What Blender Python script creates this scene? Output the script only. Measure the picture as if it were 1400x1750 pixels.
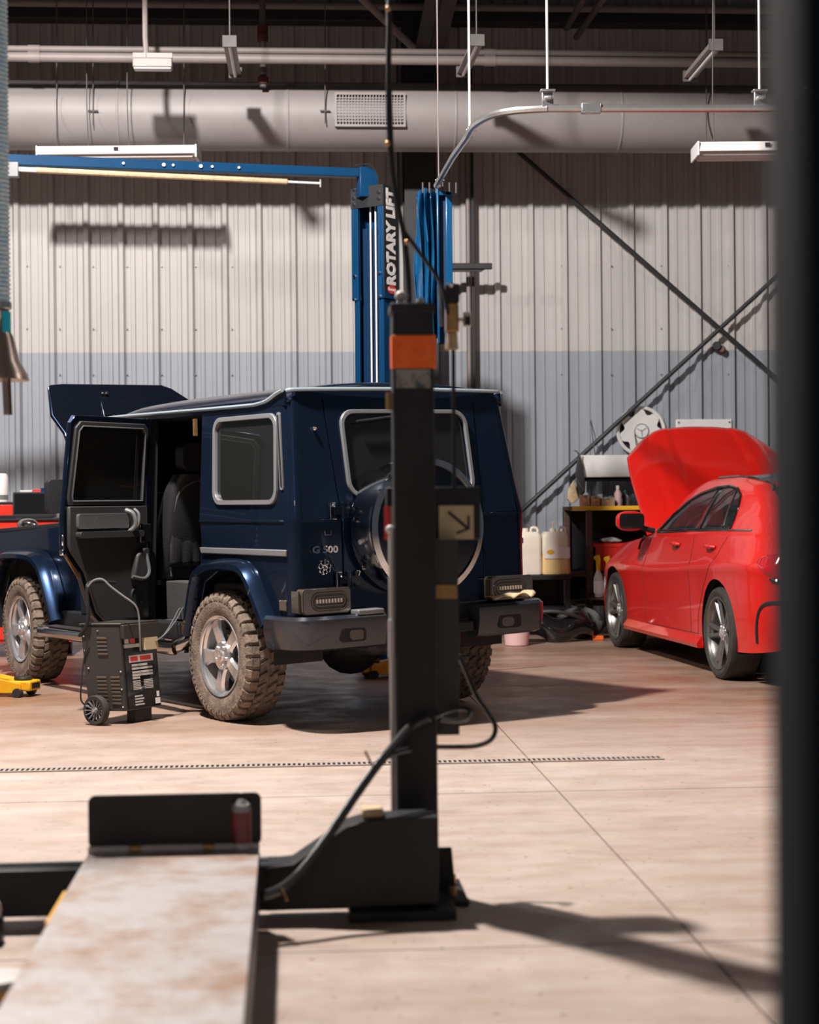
import bpy, bmesh, math, random
import numpy as np
from mathutils import Vector, Matrix, Euler
from mathutils.geometry import tessellate_polygon
random.seed(7)
for o in list(bpy.data.objects): bpy.data.objects.remove(o)
SC = bpy.context.scene
COL = SC.collection
pi, sin, cos = math.pi, math.sin, math.cos

# ---------------------------------------------------------------- camera
FPX, CAMH, HORY, ROLL, YAW = 2962.7, 1.2454, 856.9, 0.0092, 0.0679
def c2w(X, Y): return (X*cos(YAW)+Y*sin(YAW), -X*sin(YAW)+Y*cos(YAW))
fw = Vector((sin(YAW), cos(YAW), 0)); rt = Vector((cos(YAW), -sin(YAW), 0)); up = Vector((0, 0, 1))
pit = math.atan((875-HORY)/FPX)
F = fw*cos(pit) - up*sin(pit); U = up*cos(pit) + fw*sin(pit)
Rv = rt*cos(ROLL) - U*sin(ROLL); Uv = U*cos(ROLL) + rt*sin(ROLL)
cam = bpy.data.cameras.new('camera'); camo = bpy.data.objects.new('camera', cam); COL.objects.link(camo)
camo.matrix_world = Matrix(((Rv.x, Uv.x, -F.x, 0), (Rv.y, Uv.y, -F.y, 0), (Rv.z, Uv.z, -F.z, CAMH), (0, 0, 0, 1)))
cam.sensor_fit = 'HORIZONTAL'; cam.sensor_width = 24; cam.lens = 24*FPX/1400; cam.clip_start = .05; cam.clip_end = 100
cam.dof.use_dof = True; cam.dof.focus_distance = 10.6; cam.dof.aperture_fstop = 2.2
SC.camera = camo

# ---------------------------------------------------------------- world, lamps, exposure
w = bpy.data.worlds.new('world'); SC.world = w; w.use_nodes = True
w.node_tree.nodes['Background'].inputs[0].default_value = (.80, .86, 1, 1)
w.node_tree.nodes['Background'].inputs[1].default_value = .062
def spot(X, Y, z, power, size=172, rad=.16, color=(1, .93, .88), blend=.06):
    l = bpy.data.lights.new('high_bay_and_fill_lamp', 'SPOT'); l.energy = power; l.color = color
    l.spot_size = math.radians(size); l.spot_blend = blend; l.shadow_soft_size = rad
    o = bpy.data.objects.new('high_bay_and_fill_lamp', l); COL.objects.link(o)
    x, y = c2w(X, Y); o.location = (x, y, z)
spot(-2.2, 8.0, 6.4, 4000, size=163)
spot(-6.2, 11.5, 6.2, 560, size=160)
spot(1.0, -2.0, 5.5, 170, size=150, rad=.3)  # weak unseen fill added behind the camera to lift camera-facing faces
spot(5.2, 8.2, 6.2, 150, size=160, rad=.3)
SC.view_settings.view_transform = 'Standard'; SC.view_settings.look = 'None'
SC.view_settings.exposure = 0; SC.view_settings.gamma = 1; SC.view_settings.use_curve_mapping = False

# ---------------------------------------------------------------- placing
def ray(px, py):
    a = px-700; b = py-HORY
    u = (a-ROLL*b)/(1+ROLL**2); v = (b+ROLL*a)/(1+ROLL**2)
    return u/FPX, -v/FPX
def P(px, py, D):                      # world point seen at a pixel at forward distance D
    a, b = ray(px, py); x, y = c2w(a*D, D); return Vector((x, y, CAMH+b*D))
def PF(px, py, z=0):                   # on a horizontal plane
    a, b = ray(px, py); return P(px, py, (z-CAMH)/b)
def PY(px, py, Y):                     # on a plane parallel to the back wall
    a, b = ray(px, py); k = c2w(a, 1)[1]; return P(px, py, Y/k)
DW = 16.9; YW = DW*cos(YAW)

# ---------------------------------------------------------------- materials
MATS = {}
def mat(name, col, rough=.6, metal=0, coat=0, var=0, vscale=6, col2=None, bump=0, bscale=40, trans=0, alpha=1, emit=None, spec=.5, stretch=None, lo=.35, hi=.65):
    m = bpy.data.materials.new(name); m.use_nodes = True; nt = m.node_tree; b = nt.nodes['Principled BSDF']
    b.inputs['Base Color'].default_value = (*col, 1); b.inputs['Roughness'].default_value = rough
    b.inputs['Metallic'].default_value = metal; b.inputs['Coat Weight'].default_value = coat
    b.inputs['Coat Roughness'].default_value = .04; b.inputs['Specular IOR Level'].default_value = spec
    if trans: b.inputs['Transmission Weight'].default_value = trans
    if alpha < 1: b.inputs['Alpha'].default_value = alpha
    if emit: b.inputs['Emission Color'].default_value = (*emit[:3], 1); b.inputs['Emission Strength'].default_value = emit[3]
    L = nt.links.new
    tc = nt.nodes.new('ShaderNodeTexCoord'); mp = nt.nodes.new('ShaderNodeMapping'); L(tc.outputs['Object'], mp.inputs['Vector'])
    if stretch: mp.inputs['Scale'].default_value = stretch
    if var or col2:
        n = nt.nodes.new('ShaderNodeTexNoise'); n.inputs['Scale'].default_value = vscale; n.inputs['Detail'].default_value = 7; n.inputs['Roughness'].default_value = .62
        L(mp.outputs[0], n.inputs['Vector'])
        r = nt.nodes.new('ShaderNodeValToRGB'); L(n.outputs['Fac'], r.inputs[0])
        c2 = col2 or tuple(max(0, c*(1-var)) for c in col)
        r.color_ramp.elements[0].position = lo; r.color_ramp.elements[0].color = (*c2, 1)
        r.color_ramp.elements[1].position = hi; r.color_ramp.elements[1].color = (*col, 1)
        L(r.outputs[0], b.inputs['Base Color'])
    if bump:
        n2 = nt.nodes.new('ShaderNodeTexNoise'); n2.inputs['Scale'].default_value = bscale; n2.inputs['Detail'].default_value = 4
        L(mp.outputs[0], n2.inputs['Vector'])
        bp = nt.nodes.new('ShaderNodeBump'); bp.inputs['Strength'].default_value = bump; bp.inputs['Distance'].default_value = .01
        L(n2.outputs['Fac'], bp.inputs['Height']); L(bp.outputs[0], b.inputs['Normal'])
    MATS[name] = m; return m
K = dict(
 cream=mat('wall_cream', (.51, .495, .485), .55, var=.08, vscale=1.5),
 slate=mat('wall_slate', (.325, .355, .40), .5, var=.08, vscale=1.5),
 ceil=mat('ceiling_deck', (.06, .055, .05), .9),
 steel_dark=mat('dark_steel', (.022, .022, .026), .55, var=.3),
 girder=mat('girder_paint', (.10, .092, .09), .7, var=.2),
 duct=mat('duct_paint', (.275, .25, .248), .5, var=.1, vscale=3),
 pipe=mat('pipe_paint', (.26, .225, .215), .5, var=.1),
 white=mat('white_enamel', (.78, .76, .76), .35, var=.04),
 galv=mat('galvanised', (.62, .63, .64), .3, metal=.9, var=.1, vscale=20),
 chrome=mat('chrome', (.85, .85, .87), .07, metal=1),
 chrome_d=mat('smoked_chrome', (.45, .42, .39), .16, metal=1),
 alu=mat('alloy', (.80, .79, .80), .24, metal=.85),
 alu_d=mat('dark_alloy', (.22, .215, .21), .33, metal=.8),
 lift_blue=mat('lift_blue', (.001, .042, .118), .42, spec=.2, var=.12, vscale=3),
 lift_blue_d=mat('lift_blue_inner', (.002, .025, .075), .45),
 black=mat('black_paint', (.024, .025, .028), .45, spec=.22, var=.2),
 black_g=mat('black_gloss', (.008, .008, .009), .16, coat=.5),
 black_p=mat('black_plastic', (.027, .027, .028), .55, bump=.1, bscale=300),
 rubber=mat('tyre_rubber', (.022, .021, .020), .8, col2=(.045, .036, .028), vscale=12),
 mud=mat('muddy_rubber', (.25, .19, .15), .95, col2=(.085, .066, .053), vscale=16, bump=.5, bscale=90, lo=.3, hi=.62),
 paint=mat('navy_paint', (.011, .022, .048), .25, metal=.6, coat=.5),
 paint_d=mat('navy_paint_door', (.010, .015, .028), .28, metal=.7, coat=.8),
 rail_sheen=mat('drip_rail', (.42, .52, .58), .25, metal=.4, coat=.5),  # navy gutter made pale: the lamp's sheen is put into the colour
 trim=mat('grey_trim', (.22, .225, .235), .35, metal=.3),
 glass=mat('tinted_glass', (.013, .014, .014), .03, spec=.6, coat=.3),
 glass_c=mat('clear_glass', (.02, .022, .024), .02, alpha=.72, spec=.6),
 leather=mat('black_leather', (.022, .022, .024), .38, bump=.25, bscale=120),
 carpet=mat('grey_carpet', (.05, .05, .052), .95, bump=.6, bscale=300),
 fabric=mat('grey_fabric', (.075, .078, .082), .85, bump=.3, bscale=300),
 lens=mat('smoked_lens', (.085, .07, .055), .12, coat=1),
 led=mat('led_chip', (.95, .86, .72), .2, metal=.5),
 red=mat('red_paint', (.60, .010, .006), .3, coat=.6),
 red_box=mat('red_cabinet', (.72, .028, .012), .4, coat=.2),
 red_lens=mat('red_lens', (.50, .006, .014), .08, coat=1),
 orange=mat('orange_tape', (.95, .15, .008), .55, col2=(.80, .11, .008), vscale=25),
 silver_lab=mat('worn_label', (.26, .25, .22), .5, col2=(.045, .07, .075), vscale=22, lo=.4, hi=.55),
 cream_lab=mat('cream_label', (.56, .44, .27), .6, var=.12, vscale=30),
 brass=mat('brass', (.50, .30, .12), .35, metal=.7, var=.3, vscale=60),
 rust=mat('rusty_deck', (.46, .43, .42), .40, metal=.15, col2=(.33, .20, .13), vscale=4.5, bump=.25, bscale=25, lo=.34, hi=.56),
 yellow=mat('yellow_paint', (.80, .40, .008), .45, var=.15, vscale=20),
 yel_edge=mat('yellow_edge', (.80, .45, .02), .5, var=.1),
 brown=mat('brown_steel', (.105, .062, .040), .7, var=.4, vscale=30),
 jug=mat('milky_plastic', (.80, .74, .62), .45, var=.05),
 jug_y=mat('amber_oil_plastic', (.85, .62, .27), .45, var=.06),
 paper=mat('white_paper', (.80, .78, .76), .7),
 tan=mat('tan_paper', (.62, .46, .29), .8, var=.3, vscale=30),
 carton=mat('orange_carton', (.80, .22, .06), .7, col2=(.72, .48, .28), vscale=40),
 pink=mat('pink_plastic', (.75, .50, .50), .5),
 green=mat('green_cap', (.03, .30, .12), .5),
 hose=mat('black_hose', (.02, .02, .022), .32),
 hose_b=mat('blue_hose', (.72, .84, .92), .4, col2=(.36, .60, .76), vscale=50),
 copper=mat('cone_metal', (.52, .42, .37), .3, metal=.75, var=.15, vscale=12),
 blue_v=mat('blue_vinyl', (.003, .07, .18), .25, coat=.3),
 cyan=mat('cyan_tape', (.01, .50, .70), .4),
 amber=mat('amber_plastic', (.40, .17, .02), .3, col2=(.16, .07, .012), vscale=14, coat=.3),
 maroon=mat('can_maroon', (.26, .02, .03), .35, col2=(.10, .02, .025), vscale=25),
 can=mat('can_metal', (.55, .53, .50), .3, metal=.7),
 wheel_cover=mat('cover_white', (.76, .75, .73), .4, var=.06, vscale=25),
 ribbon=mat('red_label', (.70, .05, .05), .5),
 darkred=mat('red_iron', (.10, .025, .02), .6),
 drain=mat('drain_iron', (.055, .05, .048), .6, metal=.4),
 plaster=mat('pale_plastic', (.58, .55, .52), .5, var=.1, vscale=20),
)
K['drain_bar'] = mat('drain_bar', (.40, .33, .29), .6, var=.2, vscale=30)
for k_ in ('paint', 'paint_d'): K[k_].node_tree.nodes['Principled BSDF'].inputs['Specular Tint'].default_value = (.12, .2, .34, 1)
def floor_mat():
    m = bpy.data.materials.new('sealed_concrete'); m.use_nodes = True; nt = m.node_tree; L = nt.links.new; b = nt.nodes['Principled BSDF']
    tc = nt.nodes.new('ShaderNodeTexCoord')
    def noise(scale, det, rgh, sc=(1, 1, 1)):
        mp = nt.nodes.new('ShaderNodeMapping'); mp.inputs['Scale'].default_value = sc; L(tc.outputs['Object'], mp.inputs[0])
        n = nt.nodes.new('ShaderNodeTexNoise'); n.inputs['Scale'].default_value = scale; n.inputs['Detail'].default_value = det; n.inputs['Roughness'].default_value = rgh
        L(mp.outputs[0], n.inputs['Vector']); return n.outputs['Fac']
    def ramp(f, p0, c0, p1, c1):
        r = nt.nodes.new('ShaderNodeValToRGB'); L(f, r.inputs[0]); e = r.color_ramp.elements
        e[0].position = p0; e[0].color = c0; e[1].position = p1; e[1].color = c1; return r.outputs[0]
    def mix(t, f, a, c):
        x = nt.nodes.new('ShaderNodeMix'); x.data_type = 'RGBA'; x.blend_type = t
        if isinstance(f, float): x.inputs[0].default_value = f
        else: L(f, x.inputs[0])
        L(a, x.inputs[6]); L(c, x.inputs[7]); return x.outputs[2]
    base = ramp(noise(1.3, 8, .6, (.35, 1.3, 1)), .34, (.43, .345, .29, 1), .62, (.52, .435, .385, 1))
    blot = ramp(noise(6, 8, .7, (.5, 1.2, 1)), .36, (.82, .74, .68, 1), .58, (1, 1, 1, 1))
    c = mix('MULTIPLY', .75, base, blot)
    # oily brown wear around the work bay at the back
    sx = nt.nodes.new('ShaderNodeSeparateXYZ'); L(tc.outputs['Object'], sx.inputs[0])
    mr = nt.nodes.new('ShaderNodeMapRange'); L(sx.outputs['Y'], mr.inputs[0]); mr.inputs[1].default_value = 8.0; mr.inputs[2].default_value = 10.5
    ad = nt.nodes.new('ShaderNodeMath'); ad.operation = 'MULTIPLY'; L(mr.outputs[0], ad.inputs[0])
    st = ramp(noise(1.1, 7, .65, (.6, 1.5, 1)), .22, (.15, .15, .15, 1), .62, (.95, .95, .95, 1)); L(st, ad.inputs[1])
    br = nt.nodes.new('ShaderNodeRGB'); br.outputs[0].default_value = (.25, .13, .075, 1)
    c = mix('MIX', ad.outputs[0], c, br.outputs[0])
    sp = ramp(noise(38, 3, .5), .28, (.35, .26, .22, 1), .33, (1, 1, 1, 1))
    c = mix('MULTIPLY', 1.0, c, sp)
    L(c, b.inputs['Base Color'])
    rr = ramp(noise(4, 5, .6), .3, (.30, .30, .30, 1), .7, (.55, .55, .55, 1)); L(rr, b.inputs['Roughness'])
    bp = nt.nodes.new('ShaderNodeBump'); bp.inputs['Strength'].default_value = .12; bp.inputs['Distance'].default_value = .01
    L(noise(30, 6, .6), bp.inputs['Height']); L(bp.outputs[0], b.inputs['Normal'])
    return m
K['floor'] = floor_mat()

# ---------------------------------------------------------------- mesh builder
class MB:
    def __init__(s, xf=None): s.v = []; s.f = []; s.m = []; s.mi = 0; s.xf = xf
    def add(s, vs, fs):
        n = len(s.v); s.v += [tuple(v) for v in vs]; s.f += [tuple(i+n for i in f) for f in fs]; s.m += [s.mi]*len(fs); return s
    def mat(s, i): s.mi = i; return s
    def box(s, c, d, rot=None):
        hx, hy, hz = d[0]/2, d[1]/2, d[2]/2
        vs = [Vector((x, y, z)) for x in (-hx, hx) for y in (-hy, hy) for z in (-hz, hz)]
        if rot is not None:
            R = rot if isinstance(rot, Matrix) else Euler(rot).to_matrix(); vs = [R @ v for v in vs]
        c = Vector(c); return s.add([v+c for v in vs], [(0, 1, 3, 2), (4, 6, 7, 5), (0, 4, 5, 1), (2, 3, 7, 6), (0, 2, 6, 4), (1, 5, 7, 3)])
    def b2(s, x0, x1, y0, y1, z0, z1): return s.box(((x0+x1)/2, (y0+y1)/2, (z0+z1)/2), (abs(x1-x0), abs(y1-y0), abs(z1-z0)))
    def hexa(s, a, b): # two quads
        return s.add(list(a)+list(b), [(3, 2, 1, 0), (4, 5, 6, 7), (0, 1, 5, 4), (1, 2, 6, 5), (2, 3, 7, 6), (3, 0, 4, 7)])
    def frame(s, ax):
        ax = Vector(ax).normalized(); t = Vector((0, 0, 1)) if abs(ax.z) < .9 else Vector((1, 0, 0))
        a = ax.cross(t).normalized(); return a, ax.cross(a).normalized(), ax
    def cyl(s, p0, p1, r, r2=None, n=14, caps=True):
        p0, p1 = Vector(p0), Vector(p1); r2 = r if r2 is None else r2; a, b, _ = s.frame(p1-p0)
        vs = []
        for p, q in ((p0, r), (p1, r2)): vs += [p+(a*cos(2*pi*i/n)+b*sin(2*pi*i/n))*q for i in range(n)]
        fs = [(i, (i+1) % n, n+(i+1) % n, n+i) for i in range(n)]
        if caps: fs += [tuple(range(n-1, -1, -1)), tuple(range(n, 2*n))]
        return s.add(vs, fs)
    def tube(s, pts, r, n=8, closed=False, caps=True):
        pts = [Vector(p) for p in pts]; N = len(pts); vs = []; fs = []
        a = None
        for i, p in enumerate(pts):
            if closed: d = pts[(i+1) % N]-pts[i-1]
            else: d = pts[min(i+1, N-1)]-pts[max(i-1, 0)]
            d.normalize()
            if a is None: a, _, _ = s.frame(d)
            a = (a-d*a.dot(d)); a = a.normalized() if a.length > 1e-6 else s.frame(d)[0]
            b = d.cross(a); rr = r[i] if isinstance(r, (list, tuple)) else r
            vs += [p+(a*cos(2*pi*k/n)+b*sin(2*pi*k/n))*rr for k in range(n)]
        M = N if closed else N-1
        for i in range(M):
            j = (i+1) % N; fs += [(i*n+k, i*n+(k+1) % n, j*n+(k+1) % n, j*n+k) for k in range(n)]
        if not closed and caps: fs += [tuple(range(n-1, -1, -1)), tuple((N-1)*n+k for k in range(n))]
        return s.add(vs, fs)
    def lathe(s, prof, o=(0, 0, 0), ax=(0, 0, 1), n=24, closed=False, a0=0, a1=2*pi):
        o = Vector(o); a, b, ax = s.frame(ax); full = abs(a1-a0-2*pi) < 1e-6; N = n if full else n+1; vs = []; fs = []
        for r, h in prof: vs += [o+ax*h+(a*cos(a0+(a1-a0)*i/n)+b*sin(a0+(a1-a0)*i/n))*r for i in range(N)]
        m = len(prof)
        for j in range(m if closed else m-1):
            k = (j+1) % m
            fs += [(j*N+i, j*N+(i+1) % N, k*N+(i+1) % N, k*N+i) for i in range(N if full else N-1)]
        return s.add(vs, fs)
    def prism(s, poly, w0, w1, fn, holes=()):
        L = [list(poly)]+[list(h) for h in holes]; flat = [p for l in L for p in l]; n = len(flat)
        tri = tessellate_polygon([[Vector((p[0], p[1], 0)) for p in l] for l in L])
        vs = [fn(u, v, w0) for u, v in flat]+[fn(u, v, w1) for u, v in flat]
        fs = [tuple(t) for t in tri]+[tuple(n+i for i in reversed(t)) for t in tri]
        k = 0
        for l in L:
            q = len(l); fs += [(k+i, k+(i+1) % q, n+k+(i+1) % q, n+k+i) for i in range(q)]; k += q
        return s.add(vs, fs)
    def grid(s, fn, nu, nv, u0=0, u1=1, v0=0, v1=1):
        vs = [fn(u0+(u1-u0)*i/nu, v0+(v1-v0)*j/nv) for i in range(nu+1) for j in range(nv+1)]
        return s.add(vs, [(i*(nv+1)+j, (i+1)*(nv+1)+j, (i+1)*(nv+1)+j+1, i*(nv+1)+j+1) for i in range(nu) for j in range(nv)])
    def ball(s, c, r, n=12, m=8):
        c = Vector(c); r = (r, r, r) if not hasattr(r, '__len__') else r
        return s.grid(lambda u, v: c+Vector((r[0]*sin(pi*v)*cos(2*pi*u), r[1]*sin(pi*v)*sin(2*pi*u), r[2]*cos(pi*v))), n, m)
    def build(s, name, mats, parent=None, smooth=.6, bevel=0, seg=2, loc=None, rot=None, solid=0, sub=0, label=None):
        me = bpy.data.meshes.new(name)
        vs = s.v if s.xf is None else [tuple(s.xf @ Vector(v)) for v in s.v]
        me.from_pydata(vs, [], s.f)
        mats = mats if isinstance(mats, (list, tuple)) else [mats]
        for m in mats: me.materials.append(K[m] if isinstance(m, str) else m)
        me.polygons.foreach_set('material_index', s.m)
        bm = bmesh.new(); bm.from_mesh(me)
        bmesh.ops.remove_doubles(bm, verts=bm.verts, dist=1e-5); bmesh.ops.recalc_face_normals(bm, faces=bm.faces)
        bm.to_mesh(me); bm.free()
        if smooth:
            me.polygons.foreach_set('use_smooth', [True]*len(me.polygons)); me.set_sharp_from_angle(angle=smooth)
        o = bpy.data.objects.new(name, me); COL.objects.link(o)
        if parent: o.parent = parent
        if loc is not None: o.location = loc
        if rot is not None: o.rotation_euler = rot
        if solid: md = o.modifiers.new('solid', 'SOLIDIFY'); md.thickness = solid; md.offset = -1
        if bevel: md = o.modifiers.new('bevel', 'BEVEL'); md.width = bevel; md.segments = seg; md.limit_method = 'ANGLE'; md.angle_limit = .7
        if sub: md = o.modifiers.new('sub', 'SUBSURF'); md.levels = sub; md.render_levels = sub
        if label: o['label'] = label
        return o
def tag(o, label, cat, group=None, kind=None):
    o['label'] = label; o['category'] = cat
    if group: o['group'] = group
    if kind: o['kind'] = kind
    return o
def thing(name, label, cat, loc=(0, 0, 0), rz=0, group=None):
    o = bpy.data.objects.new(name, None); COL.objects.link(o); o.location = loc; o.rotation_euler = (0, 0, rz); o.empty_display_size = .1
    return tag(o, label, cat, group)
def struct(o): o['kind'] = 'structure'; return o
def dup(root, loc=None, rz=None, parent=None):
    r = root.copy(); COL.objects.link(r)
    if loc is not None: r.location = loc
    if rz is not None: r.rotation_euler = (0, 0, rz)
    if parent is not None: r.parent = parent
    for ch in list(root.children): dup(ch, parent=r)
    return r
def text(name, body, size, m, parent, loc, rot, ext=.002, sx=1, off=0, align='CENTER'):
    cu = bpy.data.curves.new(name, 'FONT'); cu.body = body; cu.size = size; cu.extrude = ext; cu.offset = off
    cu.align_x = align; cu.align_y = 'CENTER'; cu.resolution_u = 2
    t = bpy.data.objects.new('tmp', cu); COL.objects.link(t)
    dg = bpy.context.evaluated_depsgraph_get(); me = bpy.data.meshes.new_from_object(t.evaluated_get(dg)); bpy.data.objects.remove(t)
    me.materials.clear(); me.materials.append(K[m]); me.name = name
    o = bpy.data.objects.new(name, me); COL.objects.link(o); o.parent = parent; o.location = loc
    o.rotation_euler = rot if not isinstance(rot, Matrix) else rot.to_euler(); o.scale = (sx, 1, 1); return o
def rrect(x0, x1, y0, y1, r, n=5, skew=0):   # rounded rectangle, optionally leaning
    p = []
    for cx, cy, a in ((x1-r, y1-r, 0), (x0+r, y1-r, pi/2), (x0+r, y0+r, pi), (x1-r, y0+r, 1.5*pi)):
        for i in range(n+1):
            t = a+pi/2*i/n; y = cy+r*sin(t); p.append((cx+r*cos(t)+skew*(y-y0)/(y1-y0), y))
    return p
def arc(c, r, a0, a1, n): return [(c[0]+r*cos(a0+(a1-a0)*i/n), c[1]+r*sin(a0+(a1-a0)*i/n)) for i in range(n+1)]
def spline(pts, n=6):
    pts = [Vector(p) for p in pts]; out = []
    for i in range(len(pts)-1):
        p0 = pts[max(i-1, 0)]; p1 = pts[i]; p2 = pts[i+1]; p3 = pts[min(i+2, len(pts)-1)]
        for k in range(n):
            t = k/n; out.append(.5*((2*p1)+(p2-p0)*t+(2*p0-5*p1+4*p2-p3)*t*t+(3*p1-p0-3*p2+p3)*t**3))
    return out+[pts[-1]]

# ================================================================ THE SETTING
# floor: saw-cut slabs
JX = PF(1040, 1445).x
ys = [-3.0, PF(1250, 1351).y-.0, PF(1000, 1616).y]
def slab_floor():
    root = MB(); root.b2(-12, 14, -4, YW+.3, -.30, -.02); fo = struct(root.build('floor', 'floor', smooth=0))
    xs = [-12, JX-3.7, JX, JX+3.7, 14]; yy = sorted([-4, PF(1000, 1616).y, PF(1000, 1352).y, PF(1000, 1352).y+4.2, YW+.3])
    g = .004
    for i in range(4):
        for j in range(4):
            MB().b2(xs[i]+g, xs[i+1]-g, yy[j]+g, yy[j+1]-g, -.1, 0).build('slab', 'floor', fo, smooth=0)
    return fo
FLOOR = slab_floor()
# back wall of ribbed steel panels
ZB = PY(700, 601, YW).z
SP = .331
def wall():
    base = MB().b2(-12, 14, YW+.06, YW+.2, 0, 7.2); wo = struct(base.build('wall_back', 'cream', smooth=0))
    x0 = PY(91.1, 640, YW).x; prof = []
    for k in range(3):
        b = k*SP
        prof += [(b-.040, 0), (b-.019, .048), (b+.019, .048), (b+.040, 0)]
        for q in (1/3, 2/3):
            m = b+SP*q; prof += [(m-.024, 0), (m-.017, .013), (m+.017, .013), (m+.024, 0)]
    prof.append((3*SP-.040, 0))
    mb = MB()
    for zi, (z0, z1) in enumerate(((ZB, 7.2), (0, ZB))):
        mb.mat(zi); n = len(prof)
        mb.add([(x, -d, z) for z in (z0, z1) for x, d in prof], [(i, i+1, n+i+1, n+i) for i in range(n-1)])
    first = None
    for i in range(-9, 12):
        X = x0+i*3*SP
        if X < -11 or X > 12: continue
        if first is None: first = mb.build('wall_panel', ['cream', 'slate'], wo, smooth=0, loc=(X, YW, 0))
        else:
            c = first.copy(); COL.objects.link(c); c.location = (X, YW, 0); c.parent = wo
    # screw heads on the panels, joined
    sb = MB()
    for px in (47, 103, 160, 218, 277, 335, 397, 930+30, 1045, 1130, 1245):
        for py in (455, 562, 640):
            q = PY(px, py, YW-.018); sb.cyl(q, q+Vector((0, -.012, 0)), .008, n=6)
    s = sb.build('panel_screws', 'trim', wo); s['kind'] = 'stuff'
    return wo
WALL = wall()
struct(MB().b2(-12, 14, -4, YW+.3, 6.9, 7.1).build('ceiling', 'ceil', smooth=0))
# drain channel across the floor
def drain():
    a = PF(-60, 1318.5); b = PF(1135, 1297.5); y = (a.y+b.y)/2
    t = thing('floor_drain', 'long slotted iron trench drain set across the concrete floor', 'drain', (0, y, 0))
    MB().b2(a.x-1, b.x, -.048, .048, -.012, .002).build('channel', 'black', t, smooth=0)
    n = 5; L = (b.x-a.x+1)/n
    for k in range(n):
        x0 = a.x-1+k*L; m = MB()
        m.b2(x0+.003, x0+L-.003, -.052, -.034, 0, .006); m.b2(x0+.003, x0+L-.003, .034, .052, 0, .006)
        q = int(L/.0245)
        for i in range(q+1):
            xx = x0+.006+i*(L-.02)/q; m.b2(xx, xx+.011, -.035, .035, .001, .006)
        m.build('grate', 'drain_bar', t, smooth=0)
drain()
# ================================================================ STEEL FRAME AND SERVICES
def steel_frame():
    a = PY(690, 300, YW-.25); b = PY(745, 300, YW-.25); y = YW-.22
    m = MB(); m.b2(a.x, b.x, y-.16, y-.145, 0, 6.9); m.b2(a.x, b.x, y+.145, y+.16, 0, 6.9); m.b2((a.x+b.x)/2-.006, (a.x+b.x)/2+.006, y-.15, y+.15, 0, 6.9)
    t = thing('steel_column', 'dark steel column against the back wall behind the blue curtain', 'column', ((a.x+b.x)/2, y, 0))
    o = m.build('column_shaft', 'steel_dark', t, smooth=0); o.location = (-(a.x+b.x)/2, -y, 0)
    # rafter that leaves the column towards the room
    xm = (a.x+b.x)/2+.10
    m = MB(); z = 5.55
    y1 = y-.2; 
    m.hexa([(xm-.14, y1, z), (xm+.14, y1, z), (xm+.14, y1, z+.02), (xm-.14, y1, z+.02)], [(xm-.14, 6, z+.9), (xm+.14, 6, z+.9), (xm+.14, 6, z+.92), (xm-.14, 6, z+.92)])
    m.hexa([(xm-.01, y1, z), (xm+.01, y1, z), (xm+.01, y1, 6.9), (xm-.01, y1, 6.9)], [(xm-.01, 6, z+.9), (xm+.01, 6, z+.9), (xm+.01, 6, 6.9), (xm-.01, 6, 6.9)])
    o = m.build('rafter', 'girder', t, smooth=0); o.location = (-(a.x+b.x)/2, -y, 0)
    p0 = P(612, -8, 15.6); p1 = P(708, 84, 15.9)
    o = MB().cyl(p0, p1, .035, n=10).build('knee_brace', 'pipe', t); o.location = (-(a.x+b.x)/2, -y, 0)
    # eave strut and dark girts high on the wall
    for py, r, mt, nm, lab in ((8, .035, 'pipe', 'roof_tube', 'thin horizontal roof tube along the very top of the back wall'),):
        q = PY(200, py, YW-.45)
        tag(MB().cyl((-8, q.y, q.z), (9, q.y, q.z), r).build(nm, mt), lab, 'tube')
    q = PY(300, 27, YW-.14)
    tag(MB().b2(-8, 9, q.y-.1, q.y+.1, q.z-.07, q.z+.09).build('wall_girt', 'steel_dark', bevel=.01), 'dark horizontal girt across the top of the back wall', 'beam')
    # sloping purlins at the upper right
    for i, (p, q) in enumerate((((1000, -6), (968, 50)), ((1035, -6), (985, 65)))):
        tag(MB().cyl(P(*p, 14.8), P(*q, 16.3), .03).build('sloping_tube', 'girder'), ('thicker dark sloping roof tube above the curved track' if i == 0 else 'thinner dark sloping roof tube right of its thicker twin'), 'tube')
steel_frame()
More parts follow.
